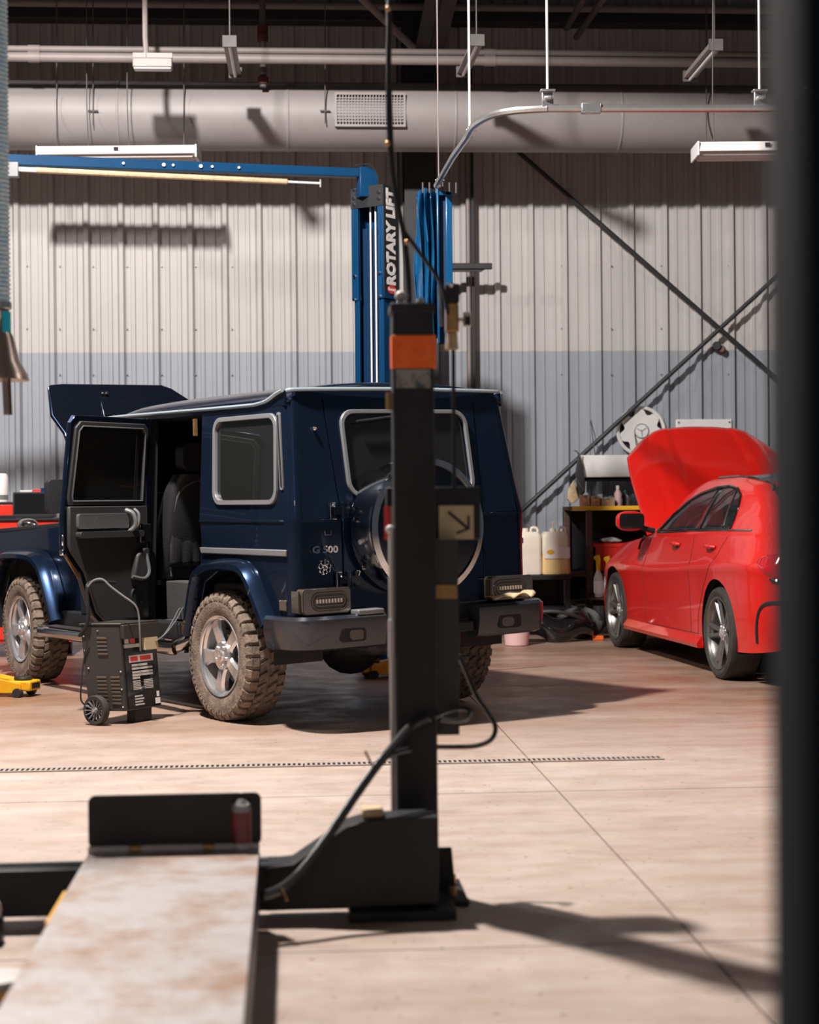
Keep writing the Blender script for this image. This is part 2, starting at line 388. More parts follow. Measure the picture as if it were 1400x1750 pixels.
def duct():
    Y = YW-1.15; z = PY(700, 202, Y).z; r = (PY(700, 145, Y).z-PY(700, 260, Y).z)/2
    t = thing('air_duct', 'fat round air duct hanging along the back wall', 'duct', (1.0, Y, z))
    for i in range(11):
        x0 = -7.5+i*1.5
        MB().lathe([(r, 0), (r, 1.494), (r-.006, 1.497), (r-.006, 1.5)], (x0-1.0, 0, 0), (1, 0, 0), n=48).build('duct_section', 'duct', t)
        MB().lathe([(r+.002, 0), (r+.006, .006), (r+.006, .018), (r+.002, .024)], (x0-1.012, 0, 0), (1, 0, 0), n=48).build('seam_band', 'duct', t)
    # grille
    a = PY(576, 163, Y-r); b = PY(690, 214, Y-r); g = MB(); xc = (a.x+b.x)/2-1.0; w = b.x-a.x; hh = a.z-b.z; yy = -r-.012; zc = (a.z+b.z)/2-z
    m = MB(); m.prism(rrect(xc-w/2-.02, xc+w/2+.02, zc-hh/2-.02, zc+hh/2+.02, .006, 2), 0, .05, lambda u, v, k: (u, yy+k, v), [list(reversed(rrect(xc-w/2, xc+w/2, zc-hh/2, zc+hh/2, .004, 2)))])
    gf = m.build('grille_frame', 'duct', t, smooth=0)
    MB().b2(xc-w/2, xc+w/2, yy+.035, yy+.04, zc-hh/2, zc+hh/2).build('grille_back', 'black', gf, smooth=0)
    m = MB(); n1, n2 = 22, 10
    for i in range(1, n1): m.b2(xc-w/2+w*i/n1-.004, xc-w/2+w*i/n1+.004, yy+.004, yy+.012, zc-hh/2, zc+hh/2)
    for i in range(1, n2): m.b2(xc-w/2, xc+w/2, yy+.005, yy+.013, zc-hh/2+hh*i/n2-.004, zc-hh/2+hh*i/n2+.004)
    m.build('grille_mesh', 'duct', gf, smooth=0)
    # hangers: rods in front of the duct with small cross clips
    for px, y0, y1 in ((98, 0, 250), (160, 0, 215), (315, 0, 248), (556, 0, 212), (1207, 0, 245)):
        p, q = PY(px, y0, Y-r-.03), PY(px, y1, Y-r-.03)
        m = MB(); m.cyl(p-Vector((1.0, Y, z)), q-Vector((1.0, Y, z)), .006, n=6)
        if px in (160, 556):
            c = PY(px, 190, Y-r-.03)-Vector((1.0, Y, z)); m.box(c, (.09, .012, .012))
        m.build('hanger_rod', 'girder', t)
duct()
def pipes():
    Y = YW-1.9
    for py, r, lab, i in ((90, .028, 'upper of the paired conduits running across above the duct', 0), (104, .042, 'lower and thicker of the paired conduits above the duct', 1)):
        q = PY(700, py, Y); t = thing('conduit', lab, 'pipe', (0, q.y, q.z), group='paired conduits above the duct')
        MB().cyl((-7.5, 0, 0), (9, 0, 0), r, n=12).build('pipe_run', 'pipe', t)
        for x in (-2.2, 1.7, 3.6): MB().cyl((x, 0, 0), (x+.10, 0, 0), r+.006, n=12).build('coupling', 'pipe', t)
    # vertical sprinkler riser with red couplings
    a = PY(449, -10, YW-1.5); b = PY(449, 150, YW-1.5)
    t = thing('sprinkler_riser', 'vertical pipe with dark red couplings above the duct', 'pipe', (a.x, a.y, b.z))
    H = a.z-b.z; MB().cyl((0, 0, 0), (0, 0, H), .03).build('pipe_run', 'girder', t)
    for py in (52, 66, 95, 139):
        z = PY(449, py, YW-1.5).z-b.z; MB().cyl((0, 0, z-.03), (0, 0, z+.03), .05, n=10).build('coupling', 'darkred', t)
    # strip lamps that run towards the room
    for i, (nx, ny, fx_, fy_, rod) in enumerate(((393, 72, 403, 130, 395), (816, 70, 791, 130, 812), (1223, 78, 1178, 130, 1223))):
        n = P(nx, ny, 13.6); f = P(fx_, fy_, 14.6); f.z = n.z; 
        lab = ('dusty strip lamp pointing into the room, leftmost of three above the duct', 'dusty strip lamp pointing into the room, beside the roof rafter', 'dusty strip lamp pointing into the room, rightmost of three above the duct')[i]
        t = thing('strip_lamp', lab, 'lamp', n, group='strip lamps pointing into the room'); d = f-n; L = d.length; rz = math.atan2(d.y, d.x); t.rotation_euler = (0, 0, rz)
        m = MB(); m.prism([(-.05, -.02), (.05, -.02), (.03, .04), (-.03, .04)], 0, L, lambda u, v, k: (k, u, v)); m.build('housing', 'pipe', t)
        MB().cyl((.02, 0, -.03), (L-.02, 0, -.03), .014).build('tube_lamp', 'white', t)
        for e in (0, L): MB().box((e, 0, 0), (.02, .11, .09)).build('end_cap', 'girder', t)
        MB().tube([(.06, 0, .03), (.05, 0, .10), (.04, 0, 1.2)], .006, 6).build('hanger_rod', 'girder', t)
    # small frontal box lamp
    c = P(262, 107, 14.2); t = thing('box_lamp', 'small grey box lamp hanging in front of the conduits', 'lamp', c)
    m = MB(); m.b2(-.16, .16, -.06, .06, -.055, .02); m.build('housing', 'pipe', t, bevel=.008)
    MB().b2(-.15, .15, -.05, .05, -.067, -.054).build('diffuser', 'white', t, bevel=.004)
    MB().b2(-.16, .16, -.02, .02, .03, .07).build('mount_channel', 'pipe', t)
    MB().tube([(-.05, 0, .02), (-.06, 0, .2), (-.06, 0, 1.2)], .022, 8).build('hanger_pole', 'pipe', t)
pipes()
def fluorescent(name, pa, pb, D, depth, label, hang):
    a = P(*pa, D); b = P(*pb, D); c = (a+b)/2; d = b-a; L = math.hypot(d.x, d.y); rz = math.atan2(d.y, d.x)
    t = thing(name, label, 'lamp', c, rz, 'wide strip lamps hanging below the duct')
    h = .075
    m = MB(); m.prism([(-depth/2, -h/2), (depth/2, -h/2), (depth/2-.05, h/2), (-depth/2+.02, h/2)], -L/2, L/2, lambda u, v, k: (k, u, v)); m.build('housing', 'white', t, bevel=.006)
    for i in range(3):
        y = -depth/2+depth*(i+.5)/3; MB().cyl((-L/2+.03, y, -h/2-.012), (L/2-.03, y, -h/2-.012), .013).build('tube_lamp', 'white', t)
    for e in (-1, 1): MB().b2(e*(L/2+.004)-.006, e*(L/2+.004)+.006, -depth/2-.004, depth/2-.02, -h/2-.03, h/2).build('end_cap', 'white', t)
    MB().b2(-.02, .02, -depth/2-.008, -depth/2+.002, -.01, .02).build('latch', 'chrome', t)
    for x in hang: MB().tube([(x, -.12, h/2), (x-.01, -.13, .4), (x, -.14, 1.6)], .005, 6).build('hanger_wire', 'girder', t)
fluorescent('fluorescent_lamp', (72, 263), (339, 264), 15.15, .38, 'long white strip lamp hanging above the blue lift beam', (-.25, .10))
fluorescent('fluorescent_lamp', (1188, 257), (1420, 257), 13.4, .34, 'white strip lamp hanging at the upper right beside the dark post', (-.40, .3))
def bracing():
    m = lambda p, q, nm, lab: tag(MB().cyl(PY(*p, YW-.16), PY(*q, YW-.16), .022, n=8).build(nm, 'steel_dark'), lab, 'brace', 'diagonal wall braces')
    m((872, 248), (1420, 728), 'brace_rod', 'dark diagonal brace rod falling to the right across the back wall')
    m((888, 876), (1420, 388), 'brace_rod', 'dark diagonal brace rod rising to the right across the back wall')
    # strut pipe next to the column
    a = PY(799, 262, YW-.15); b = PY(799, 700, YW-.15)
    t = thing('wall_conduit', 'vertical conduit on the wall right of the steel column', 'pipe', (a.x, a.y, 0))
    MB().cyl((0, 0, .4), (0, 0, a.z+.9), .022).build('pipe_run', 'pipe', t)
    MB().b2(.03, .055, -.02, .03, .4, a.z+.9).build('dark_strut', 'steel_dark', t)
    # steel arm
    a = PY(776, 455, YW-.45); b = PY(841, 458, YW-.45)
    t = thing('wall_bracket', 'dark horizontal steel arm right of the blue curtain', 'bracket', a)
    MB().b2(-.25, b.x-a.x, -.03, .03, -.03, .025).build('arm', 'steel_dark', t, bevel=.004)
    MB().prism([(-.25, -.03), (.30, -.03), (.26, -.055), (-.25, -.055)], -.01, .01, lambda u, v, k: (u, k, v)).build('web', 'steel_dark', t, smooth=0)
    # dark round panel behind the post
    # small dark camera on the wall
    c = PY(1228, 593, YW-.1)
    t = thing('wall_camera', 'small dark round camera on the wall below the brace crossing', 'camera', c)
    MB().cyl((-.02, -.02, .01), (.0, .07, .0), .045, n=14).build('dome', 'black', t, bevel=.008)
    MB().cyl((.03, -.01, -.02), (.06, .07, -.03), .035, n=12).build('mount', 'darkred', t, bevel=.006)
bracing()
# ================================================================ OVERHEAD TRACK AND CURTAIN
def track():
    zt = P(1100, 186, 10.5).z
    def pt(px, py):
        b = ray(px, py)[1]; return P(px, py, (zt-CAMH)/b)
    pts = [pt(746, 318), pt(775, 268), pt(800, 233)]
    crv = spline([pt(800, 233), pt(812, 214), pt(840, 198), pt(880, 190), pt(936, 186.5)], 6)
    end = pt(1330, 186.0); end2 = crv[-1]+(end-crv[-1])*1.6
    t = thing('curtain_track', 'bent silver curtain track hanging from white rods', 'track', crv[-1])
    o = crv[-1]; L = lambda q: [p-o for p in q]
    MB().tube(L(pts), .022, 8).build('straight_rail', 'galv', t); MB().tube(L(crv), .024, 8).build('curved_rail', 'galv', t)
    MB().tube(L([crv[-1], end2]), .024, 8).build('straight_rail', 'galv', t)
    c = pt(1010, 186.3)-o; MB().box(c, (.12, .052, .062), (0, 0, -YAW)).build('rail_joiner', 'galv', t, bevel=.006)
    for px, py, big in ((803, 228, 0), (936, 178, 1), (1298, 178, 1), (750, 312, 0)):
        q = pt(px, py+8)-o; top = Vector((q.x, q.y, 6.9-zt))
        MB().cyl(q+Vector((0, 0, .02)), top, .008 if px != 750 else .005, n=6).build('hanger_rod', 'white' if px != 750 else 'pipe', t)
        m = MB()
        if big:
            m.box(q+Vector((0, 0, .055)), (.07, .02, .085)); m.box(q+Vector((0, 0, .105)), (.09, .06, .012)); m.cyl(q+Vector((-.02, -.02, .06)), q+Vector((.02, -.03, .06)), .012, n=8)
        else:
            m.box(q+Vector((0, 0, .03)), (.03, .03, .07)); m.box(q+Vector((.01, 0, .05)), (.07, .02, .012))
        m.build('clamp', 'galv', t, bevel=.003)
    # curtain gathered at the far end
    D = 13.0; a = P(711, 325, D); b = P(772, 325, D); bot = P(740, 588, D)
    t = thing('vinyl_curtain', 'blue vinyl curtain bunched at the end of the ceiling track', 'curtain', (P(742, 325, D).x, P(742, 325, D).y, bot.z))
    H = a.z-bot.z; o = Vector((t.location.x, t.location.y, 0)); x0 = a.x-o.x; x1 = b.x-o.x; xm = x0+(x1-x0)*.58
    def fold(u, v):
        x = x0+(xm-x0)*u; top = .06*max(0, 1-u*3)**2
        return (x+.012*sin(v*9+u*20), .05*sin(u*pi*7+v*1.2)-.06*sin(pi*u)+.03, (H-top)*v+.0+.05*(1-v)*u)
    MB().grid(fold, 42, 14).build('folds', 'blue_v', t, smooth=1.2, solid=.006)
    MB().b2(xm, x1, .01, .02, 0, H-.02).build('flat_panel', 'lift_blue_d', t, smooth=0)
    MB().b2(x1-.05, x1, -.05, .03, 0, H-.02).build('edge_hem', 'blue_v', t, bevel=.006)
    MB().b2(xm-.006, xm+.012, -.06, .02, 0, H).build('edge_hem', 'blue_v', t, bevel=.006)
    MB().b2(xm, x1, -.05, .02, H-.05, H-.02).build('top_hem', 'blue_v', t, bevel=.006)
    for i in range(6): MB().cyl((x0+.05+i*.05, -.02, H-.03), (x0+.05+i*.05, -.02, H+.05), .006, n=8).build('hook', 'girder', t)
track()
# ================================================================ TWO-POST LIFT
def two_post():
    D = 13.6
    base = P(632, 640, D); t = thing('two_post_lift', 'tall blue vehicle lift with an overhead beam behind the navy off-roader', 'vehicle lift', (base.x, base.y, 0))
    top = P(630, 322, D).z
    # column frame: local u along the channel face, v depth away from face
    ang = -YAW-.62
    Rz = Matrix.Rotation(ang, 3, 'Z')     # local x = face right, local -y = face normal
    def T(x, y, z): p = Rz @ Vector((x, y, 0)); return (p.x, p.y, z)
    w = .29; d = .17
    def lbox(m, x0, x1, y0, y1, z0, z1):
        q = [T(x0, y0, z0), T(x1, y0, z0), T(x1, y1, z0), T(x0, y1, z0)]; r = [(a, b, z1) for a, b, _ in q]; return m.hexa(q, r)
    zs = P(630, 512, D).z
    m = MB()
    for z0, z1, e in ((0, zs, 0), (zs, top, .012)):
        lbox(m, -w/2-e, -w/2+.05, -e, .02, z0, z1); lbox(m, w/2-.05, w/2+e, -e, .02, z0, z1)
        lbox(m, -w/2-e, -w/2+.012, -e, d, z0, z1); lbox(m, w/2-.012, w/2+e, -e, d, z0, z1)
        lbox(m, -w/2, w/2, d-.01, d+e, z0, z1)
    m.build('column', 'lift_blue', t, smooth=0, bevel=.004)
    m = MB(); lbox(m, -w/2+.02, w/2-.02, .08, .095, 0, top-.3); m.build('carriage_channel', 'lift_blue_d', t, smooth=0)
    m = MB(); lbox(m, -w/2-.014, w/2+.014, -.016, -.006, P(630, 355, D).z, top); lbox(m, -w/2-.014, w/2+.014, -.016, d+.016, top, top+.012); m.build('top_plate', 'black', t, smooth=0)
    for x in (-.015, .035):
        m = MB(); m.cyl(T(x, .05, .1), T(x, .05, top-.12), .007, n=8); m.build('lift_cable', 'white', t)
    for x, py in ((-w/2+.02, 322), (-w/2+.02, 337), (-w/2+.02, 348), (w/2-.028, 332), (w/2-.028, 343), (-w/2+.02, 471), (w/2-.028, 469), (-w/2+.015, 511), (w/2-.028, 509)):
        z = P(630, py, D).z; a = T(x, -.012, z); b = T(x, -.028, z); MB().cyl(a, b, .013, n=6).build('bolt', 'chrome', t)
    # side label
    z0, z1 = P(650, 500, D).z, P(650, 320, D).z
    m = MB(); lbox(m, w/2+.012, w/2+.016, -.01, d+.012, z0, z1); lab = m.build('name_plate', 'black', t, smooth=0)
    nrm = Rz @ Vector((1, 0, 0)); 
    # text reads upwards: x axis = +z, y axis = -(across) so letters face nrm
    X = Vector((0, 0, 1)); Z = nrm; Y = Z.cross(X); M3 = Matrix((X, Y, Z)).transposed()
    zc = P(650, 407, D).z
    Ht = P(650, 324, D).z-P(650, 488, D).z
    tx = text('lettering', 'ROTARY LIFT', .135, 'paper', lab, Vector(T(w/2+.017, d/2, zc)), M3, ext=.001, off=.007)
    L = max(v.co.x for v in tx.data.vertices)-min(v.co.x for v in tx.data.vertices); tx.scale = (Ht/L, 1.12, 1)
    zl = P(655, 496, D).z
    m = MB(); C = Vector(T(w/2+.017, d/2, zl))
    pts = [C+X*(.034*cos(a))+Y*(.055*sin(a)) for a in [2*pi*i/24 for i in range(24)]]
    m.add(pts+[p+Z*.002 for p in pts], [tuple(range(24)), tuple(range(47, 23, -1))]+[(i, (i+1) % 24, 24+(i+1) % 24, 24+i) for i in range(24)])
    m.build('logo_oval', 'ribbon', lab, smooth=0)
    M4 = Matrix((-Y, X, Z)).transposed()
    M4 = Matrix((Y*-1, X, Z)).transposed()
    text('logo_script', 'Rotary', .036, 'paper', lab, C+Z*.003, M4, ext=.0006, off=.001)
    # overhead beam (square tube, rises towards the other column)
    a = P(612, 297, D); zb = a.z
    far = P(-170, 263, 12.5); far.z = zb-.055
    o = Vector(t.location); A = a-o; Bv = far-o
    dirv = (Bv-A).normalized(); sd = Vector((0, 0, 1)).cross(dirv).normalized()
    h = .042
    def bq(p, hh): return [p+sd*.045-Vector((0, 0, hh)), p-sd*.045-Vector((0, 0, hh)), p-sd*.045+Vector((0, 0, hh)), p+sd*.045+Vector((0, 0, hh))]
    MB().hexa(bq(A, h*.8), bq(Bv, h)).build('overhead_beam', 'lift_blue', t, smooth=0, bevel=.006)
    # rounded elbow bracket
    e = [(0, -.16), (.14, -.16), (.15, 0), (.13, .05), (.07, .075), (0, .075)]
    MB().prism(e, -.05, .05, lambda u, v, k: tuple(A-dirv*u+sd*k+Vector((0, 0, v-.03)))).build('beam_elbow', 'lift_blue', t, bevel=.008)
    for px, py in ((193, 283), (262, 283), (278, 285), (326, 287), (346, 287), (393, 289)):
        k = (px-612)/(-170-612); q = A+(Bv-A)*k; q = q-sd*(.05 if sd.y > 0 else -.05); MB().cyl(q, q-sd*(.012 if sd.y > 0 else -.012), .010 if px not in (262, 326) else .014, n=8).build('bolt', 'white', t)
    # shut-off bar below
    s0 = P(548, 314, D-.1)-o; s1 = P(-60, 286, 12.6)-o
    k = lambda q: s0+(s1-s0)*q
    MB().cyl(k(.10), k(.81), .022, n=10).build('padded_bar', 'tan', t); MB().cyl(k(0), k(.1), .010, n=8).build('bar_rod', 'white', t); MB().cyl(k(.81), k(.87), .020, n=8).build('bar_rod', 'white', t)
    MB().cyl(k(0)+Vector((0, 0, -.03)), k(0)+Vector((0, 0, .03)), .008, n=8).build('bar_pin', 'galv', t)
    q = k(.87); MB().b2(q.x-.05, q.x+.04, q.y-.03, q.y+.03, q.z-.06, q.z+.05).build('limit_switch', 'trim', t, bevel=.006)
    # the other column of the pair, left of the picture
    for ch in list(t.children):
        if ch.name.split('.')[0] in ('column', 'carriage_channel', 'top_plate'):
            c = ch.copy(); COL.objects.link(c); c.location = Bv-Vector((0, 0, Bv.z)); c.rotation_euler = (0, 0, pi*.5)
    # hydraulic loop on the elbow
    MB().tube(spline([A+Vector((-.03, -.05, .05)), A+Vector((.09, -.05, .06)), A+Vector((.15, -.05, -.02)), A+Vector((.16, -.04, -.14))], 6), .006, 6).build('hydraulic_line', 'black', t)
two_post()
# ================================================================ FOUR-POST LIFT IN FRONT
def four_post():
    D = 5.40
    c = P(713, 1540, D); t = thing('four_post_lift', 'dark four-post lift with a rusty runway in the foreground', 'vehicle lift', (c.x, c.y, 0), -YAW*0)
    o = Vector((c.x, c.y, 0)); L = lambda px, py, d: P(px, py, d)-o
    x0 = L(677, 1200, D).x; x1 = L(748, 1200, D).x; zt = P(712, 518, D).z
    m = MB(); m.prism(rrect(x0, x1, 0, .13, .012, 3), .02, zt, lambda u, v, k: (u, v, k)); post = m.build('post', 'black', t, smooth=.5)
    MB().b2(x0-.006, x1+.004, -.006, .136, zt-.03, zt).build('post_cap', 'black', post, bevel=.004)
    MB().b2(x0-.004, x1+.006, -.004, .06, P(712, 629, D).z, P(712, 573, D).z).build('orange_sticker', 'orange', post, bevel=.002)
    MB().b2(x0+.008, x1-.012, -.003, .0, P(712, 663, D).z, P(712, 631, D).z).build('worn_sticker', 'silver_lab', post, smooth=0)
    for px, py, r in ((687, 503, .018), (722, 512, .014)):
        q = L(px, py, D); MB().cyl((q.x, .06, zt), (q.x, .06, q.z), r*.7, n=8).build('stud', 'galv', post); MB().ball((q.x, .06, q.z), r).build('stud_nut', 'plaster', post)
    # base plate, foot, bolts
    MB().b2(x0-.05, x1+.085, -.10, .22, 0, .018).build('base_plate', 'black', t, bevel=.004)
    zf = P(760, 1457, D).z
    MB().prism([(x1, .02), (L(783, 1545, D).x, .02), (L(776, 1457, D).x, zf), (x1, zf)], .06, .075, lambda u, v, k: (u, k, v)).build('foot_gusset', 'black', t, smooth=0, bevel=.003)
    for x, y in ((x1+.04, -.04), (x1+.055, .14), (x0-.02, -.06)):
        MB().cyl((x, y, .018), (x, y, .05), .013, n=6).build('anchor_bolt', 'brass', t, bevel=.002)
    # crossbeam and its knee plate
    yb = -.24; xe = x1-.01
    MB().b2(-2.6, x0-.16, yb, yb+.13, .035, .172).build('crossbeam', 'black', t, bevel=.006)
    Lx = lambda px, py: L(px, py, 5.2)
    prof = [Lx(455, 1475), Lx(500, 1470), Lx(545, 1440), Lx(590, 1408), Lx(625, 1398), Lx(690, 1394)]
    pl = [(p.x, p.z) for p in prof]+[(x1-.02, prof[-1].z), (x1-.02, .045), (pl0 := prof[0].x, .035)]
    MB().prism(pl, yb-.002, yb+.14, lambda u, v, k: (u, k, v)).build('knee_plate', 'black', t, smooth=.4, bevel=.006)
    MB().b2(x0-.16, x1+.03, yb-.03, yb+.2, .0, .03).build('sole_plate', 'black', t, bevel=.003)
    q = Lx(650, 1390); MB().b2(q.x-.055, q.x+.01, yb+.02, yb+.10, prof[-1].z-.005, prof[-1].z+.025).build('wear_pad', 'tan', t, bevel=.008)
    # runway
    z = .228; fl = PF(152, 1456, z)-o; fr = PF(443, 1456, z)-o; W = fr.x-fl.x
    # edges parallel to the room
    xl, xr = fl.x, fr.x; ye = (fl.y+fr.y)/2
    MB().b2(xl, xr, -3.9, ye, z-.012, z).build('runway_deck', 'rust', t, smooth=0, bevel=.002)
    m = MB(); m.b2(xr-.02, xr+.002, -3.9, ye, z-.15, z-.011); m.b2(xl-.002, xl+.02, -3.9, ye, z-.15, z-.011); m.b2(xl, xr, ye-.02, ye, z-.15, z-.011)
    m.build('runway_side', 'black', t, smooth=0)
    # wheel stop plate with hinge
    hp = .165
    MB().prism(rrect(xl, xr+.006, z+.012, z+hp, .02, 4), ye+.01, ye+.024, lambda u, v, k: (u, k, v)).build('wheel_stop', 'black', t, smooth=.5)
    MB().cyl((xl, ye+.005, z+.008), (xr, ye+.005, z+.008), .012, n=10).build('hinge_tube', 'plaster', t)
    for px in (235, 358): x = (PF(px, 1448, z)-o).x; MB().cyl((x-.018, ye+.005, z+.008), (x+.018, ye+.005, z+.008), .015, n=10).build('hinge_knuckle', 'brass', t)
    # yellow safety edge on the left of the runway
    a = PF(118, 1535, z)-o; MB().b2(xl-.010, xl-.003, a.y-.25, a.y+.1, z-.05, z-.005).build('yellow_marker', 'yellow', t, smooth=0)
    # latch box with warning labels behind the post
    zc0, zc1 = P(780, 922, 5.6).z, P(780, 832, 5.6).z; xa, xb = L(655, 880, 5.6).x, L(820, 880, 5.6).x; yq = .16
    bx = MB().b2(xa+.01, xb, yq, yq+.10, zc0, zc1).build('latch_box', 'black', t, bevel=.004)
    za, zb_ = P(780, 921, 5.6).z, P(780, 864, 5.6).z
    MB().b2(L(749, 890, 5.6).x, L(808, 890, 5.6).x, yq-.004, yq, za, zb_).build('arrow_label', 'cream_lab', bx, smooth=0)
    lw = L(808, 890, 5.6).x-L(749, 890, 5.6).x; lx = L(749, 890, 5.6).x
    ar = MB(); A = (lx+.03, zb_-.02); Bp = (lx+lw*.82, za+.035)
    dx, dz = Bp[0]-A[0], Bp[1]-A[1]; ln = math.hypot(dx, dz); n = (-dz/ln*.005, dx/ln*.005)
    ar.prism([(A[0]+n[0], A[1]+n[1]), (A[0]-n[0], A[1]-n[1]), (Bp[0]-n[0], Bp[1]-n[1]), (Bp[0]+n[0], Bp[1]+n[1])], yq-.006, yq-.004, lambda u, v, k: (u, k, v))
    ar.prism([Bp, (Bp[0]-.035, Bp[1]-.012), (Bp[0]-.035, Bp[1]-.020), (Bp[0]+.008, Bp[1]-.004), (Bp[0]+.008, Bp[1]+.04), (Bp[0], Bp[1]+.04)], yq-.006, yq-.004, lambda u, v, k: (u, k, v))
    ar.build('printed_arrow', 'steel_dark', bx, smooth=0)
    MB().b2(L(656, 890, 5.6).x, L(667, 890, 5.6).x, yq-.004, yq, za, zb_).build('red_label', 'ribbon', bx, smooth=0)
    MB().b2(L(667, 890, 5.6).x, x0+.03, yq-.004, yq, za, zb_).build('cream_label', 'cream_lab', bx, smooth=0)
    # slide channel and striker plates right of the post
    xs1 = L(780, 1100, 5.6).x
    MB().b2(x1-.01, xs1, .10, .16, P(780, 1250, 5.6).z, zc0).build('slide_channel', 'black_p', t, bevel=.003)
    MB().b2(x1, xs1-.004, .094, .10, P(770, 1020, 5.6).z, P(770, 997, 5.6).z).build('striker_plate', 'brass', t, bevel=.002)
    # locking ladder rod on the left edge
    xr0 = L(672, 1000, D).x
    MB().cyl((xr0-.004, .03, .1), (xr0-.004, .03, P(672, 905, D).z), .008, n=8).build('lock_rod', 'plaster', t)
    MB().ball((xr0-.006, .03, P(672, 905, D).z), .014).build('rod_cap', 'plaster', t)
    for py0, py1 in ((1060, 1125), (670, 700)):
        MB().cyl((xr0-.006, .02, P(672, py1, D).z), (xr0-.006, .02, P(672, py0, D).z), .010, n=8).build('rod_sleeve', 'brass' if py0 == 670 else 'plaster', t)
    # brass valve with drop cable to the right of the post
    v = L(771, 560, 5.6); top = L(771, 515, 5.6); 
    vb = MB().b2(v.x-.020, v.x+.022, .14, .18, v.z-.02, v.z+.075).build('valve_body', 'brass', t, bevel=.006)
    MB().cyl((v.x, .16, v.z-.075), (v.x, .16, v.z-.02), .022, .018, n=10).build('valve_tip', 'tan', vb, bevel=.004)
    MB().b2(v.x-.022, v.x+.024, .14, .18, v.z+.075, v.z+.135).build('valve_head', 'black', vb, bevel=.004)
    MB().ball((v.x-.004, .135, v.z+.13), .008).build('valve_pin', 'chrome', vb)
    MB().cyl((v.x+.02, .16, v.z+.02), (v.x+.04, .16, v.z+.02), .008, n=8).build('valve_stem', 'galv', vb)
    MB().b2(v.x+.035, v.x+.062, .14, .18, v.z+.0, v.z+.045).build('valve_switch', 'plaster', vb, bevel=.004)
    MB().b2(v.x+.040, v.x+.058, .134, .14, v.z+.002, v.z+.03).build('switch_button', 'black', vb, bevel=.002)
    e = L(775, 832, 5.6); MB().cyl((v.x+.004, .16, v.z-.07), (e.x, .16, e.z), .007, n=6).build('drop_cable', 'steel_dark', t)
    MB().tube([(v.x-.04, .15, v.z+.13), (v.x-.037, .15, v.z+.05), (v.x-.034, .15, v.z-.0)], .006, 6).build('pull_chain', 'galv', t)
    # hoses
    def hose(pts, r, nm, lab=None, m_='hose'):
        return MB().tube(spline([L(*p) for p in pts], 6), r, 8).build(nm, m_, t, label=lab)
    hose([(667, -60, 5.5), (665, 60, 5.5), (665, 200, 5.5), (672, 300, 5.5), (690, 400, 5.5), (698, 470, 5.5), (700, 520, 5.5)], .009, 'air_hose')
    hose([(666, 130, 5.52), (672, 300, 5.52), (684, 380, 5.52), (712, 425, 5.52), (750, 478, 5.52), (762, 515, 5.54), (768, 545, 5.56)], .007, 'air_hose')
    for px, py in ((664, 16), (663, 246), (696, 414)): MB().ball(L(px, py, 5.48), .009).build('hose_tie', 'brass', t)
    hose([(735, 1225, 5.36), (700, 1245, 5.36), (665, 1285, 5.25), (640, 1315, 5.22), (600, 1372, 5.16), (555, 1438, 5.08), (515, 1490, 5.0), (480, 1520, 4.95), (448, 1532, 4.92)], .014, 'hydraulic_hose')
    hose([(640, 1314, 5.23), (655, 1298, 5.26), (680, 1286, 5.32), (700, 1282, 5.36)], .010, 'hydraulic_hose')
    hose([(640, 1316, 5.22), (632, 1300, 5.22), (624, 1284, 5.22)], .004, 'cable_tie', m_='brass')
    hose([(480, 1518, 4.94), (485, 1528, 4.93), (490, 1540, 4.92)], .004, 'cable_tie', m_='brass')
    hose([(742, 1226, 5.36), (765, 1216, 5.45), (790, 1211, 5.5), (804, 1216, 5.5), (798, 1228, 5.46), (775, 1232, 5.4), (752, 1230, 5.36)], .008, 'hydraulic_hose')
    hose([(785, 1120, 5.62), (800, 1155, 5.62), (815, 1190, 5.6), (832, 1215, 5.58), (847, 1242, 5.56), (840, 1264, 5.55), (815, 1275, 5.55), (780, 1277, 5.55), (745, 1277, 5.5)], .008, 'hydraulic_hose')
    # crossbeam light edge
    MB().tube([(-2.6, yb+.07, .176), (x0-.4, yb+.07, .176)], .006, 6).build('edge_pipe', 'galv', t)
    # dark guide behind the post: rounded hanging bracket
    return t
four_post()
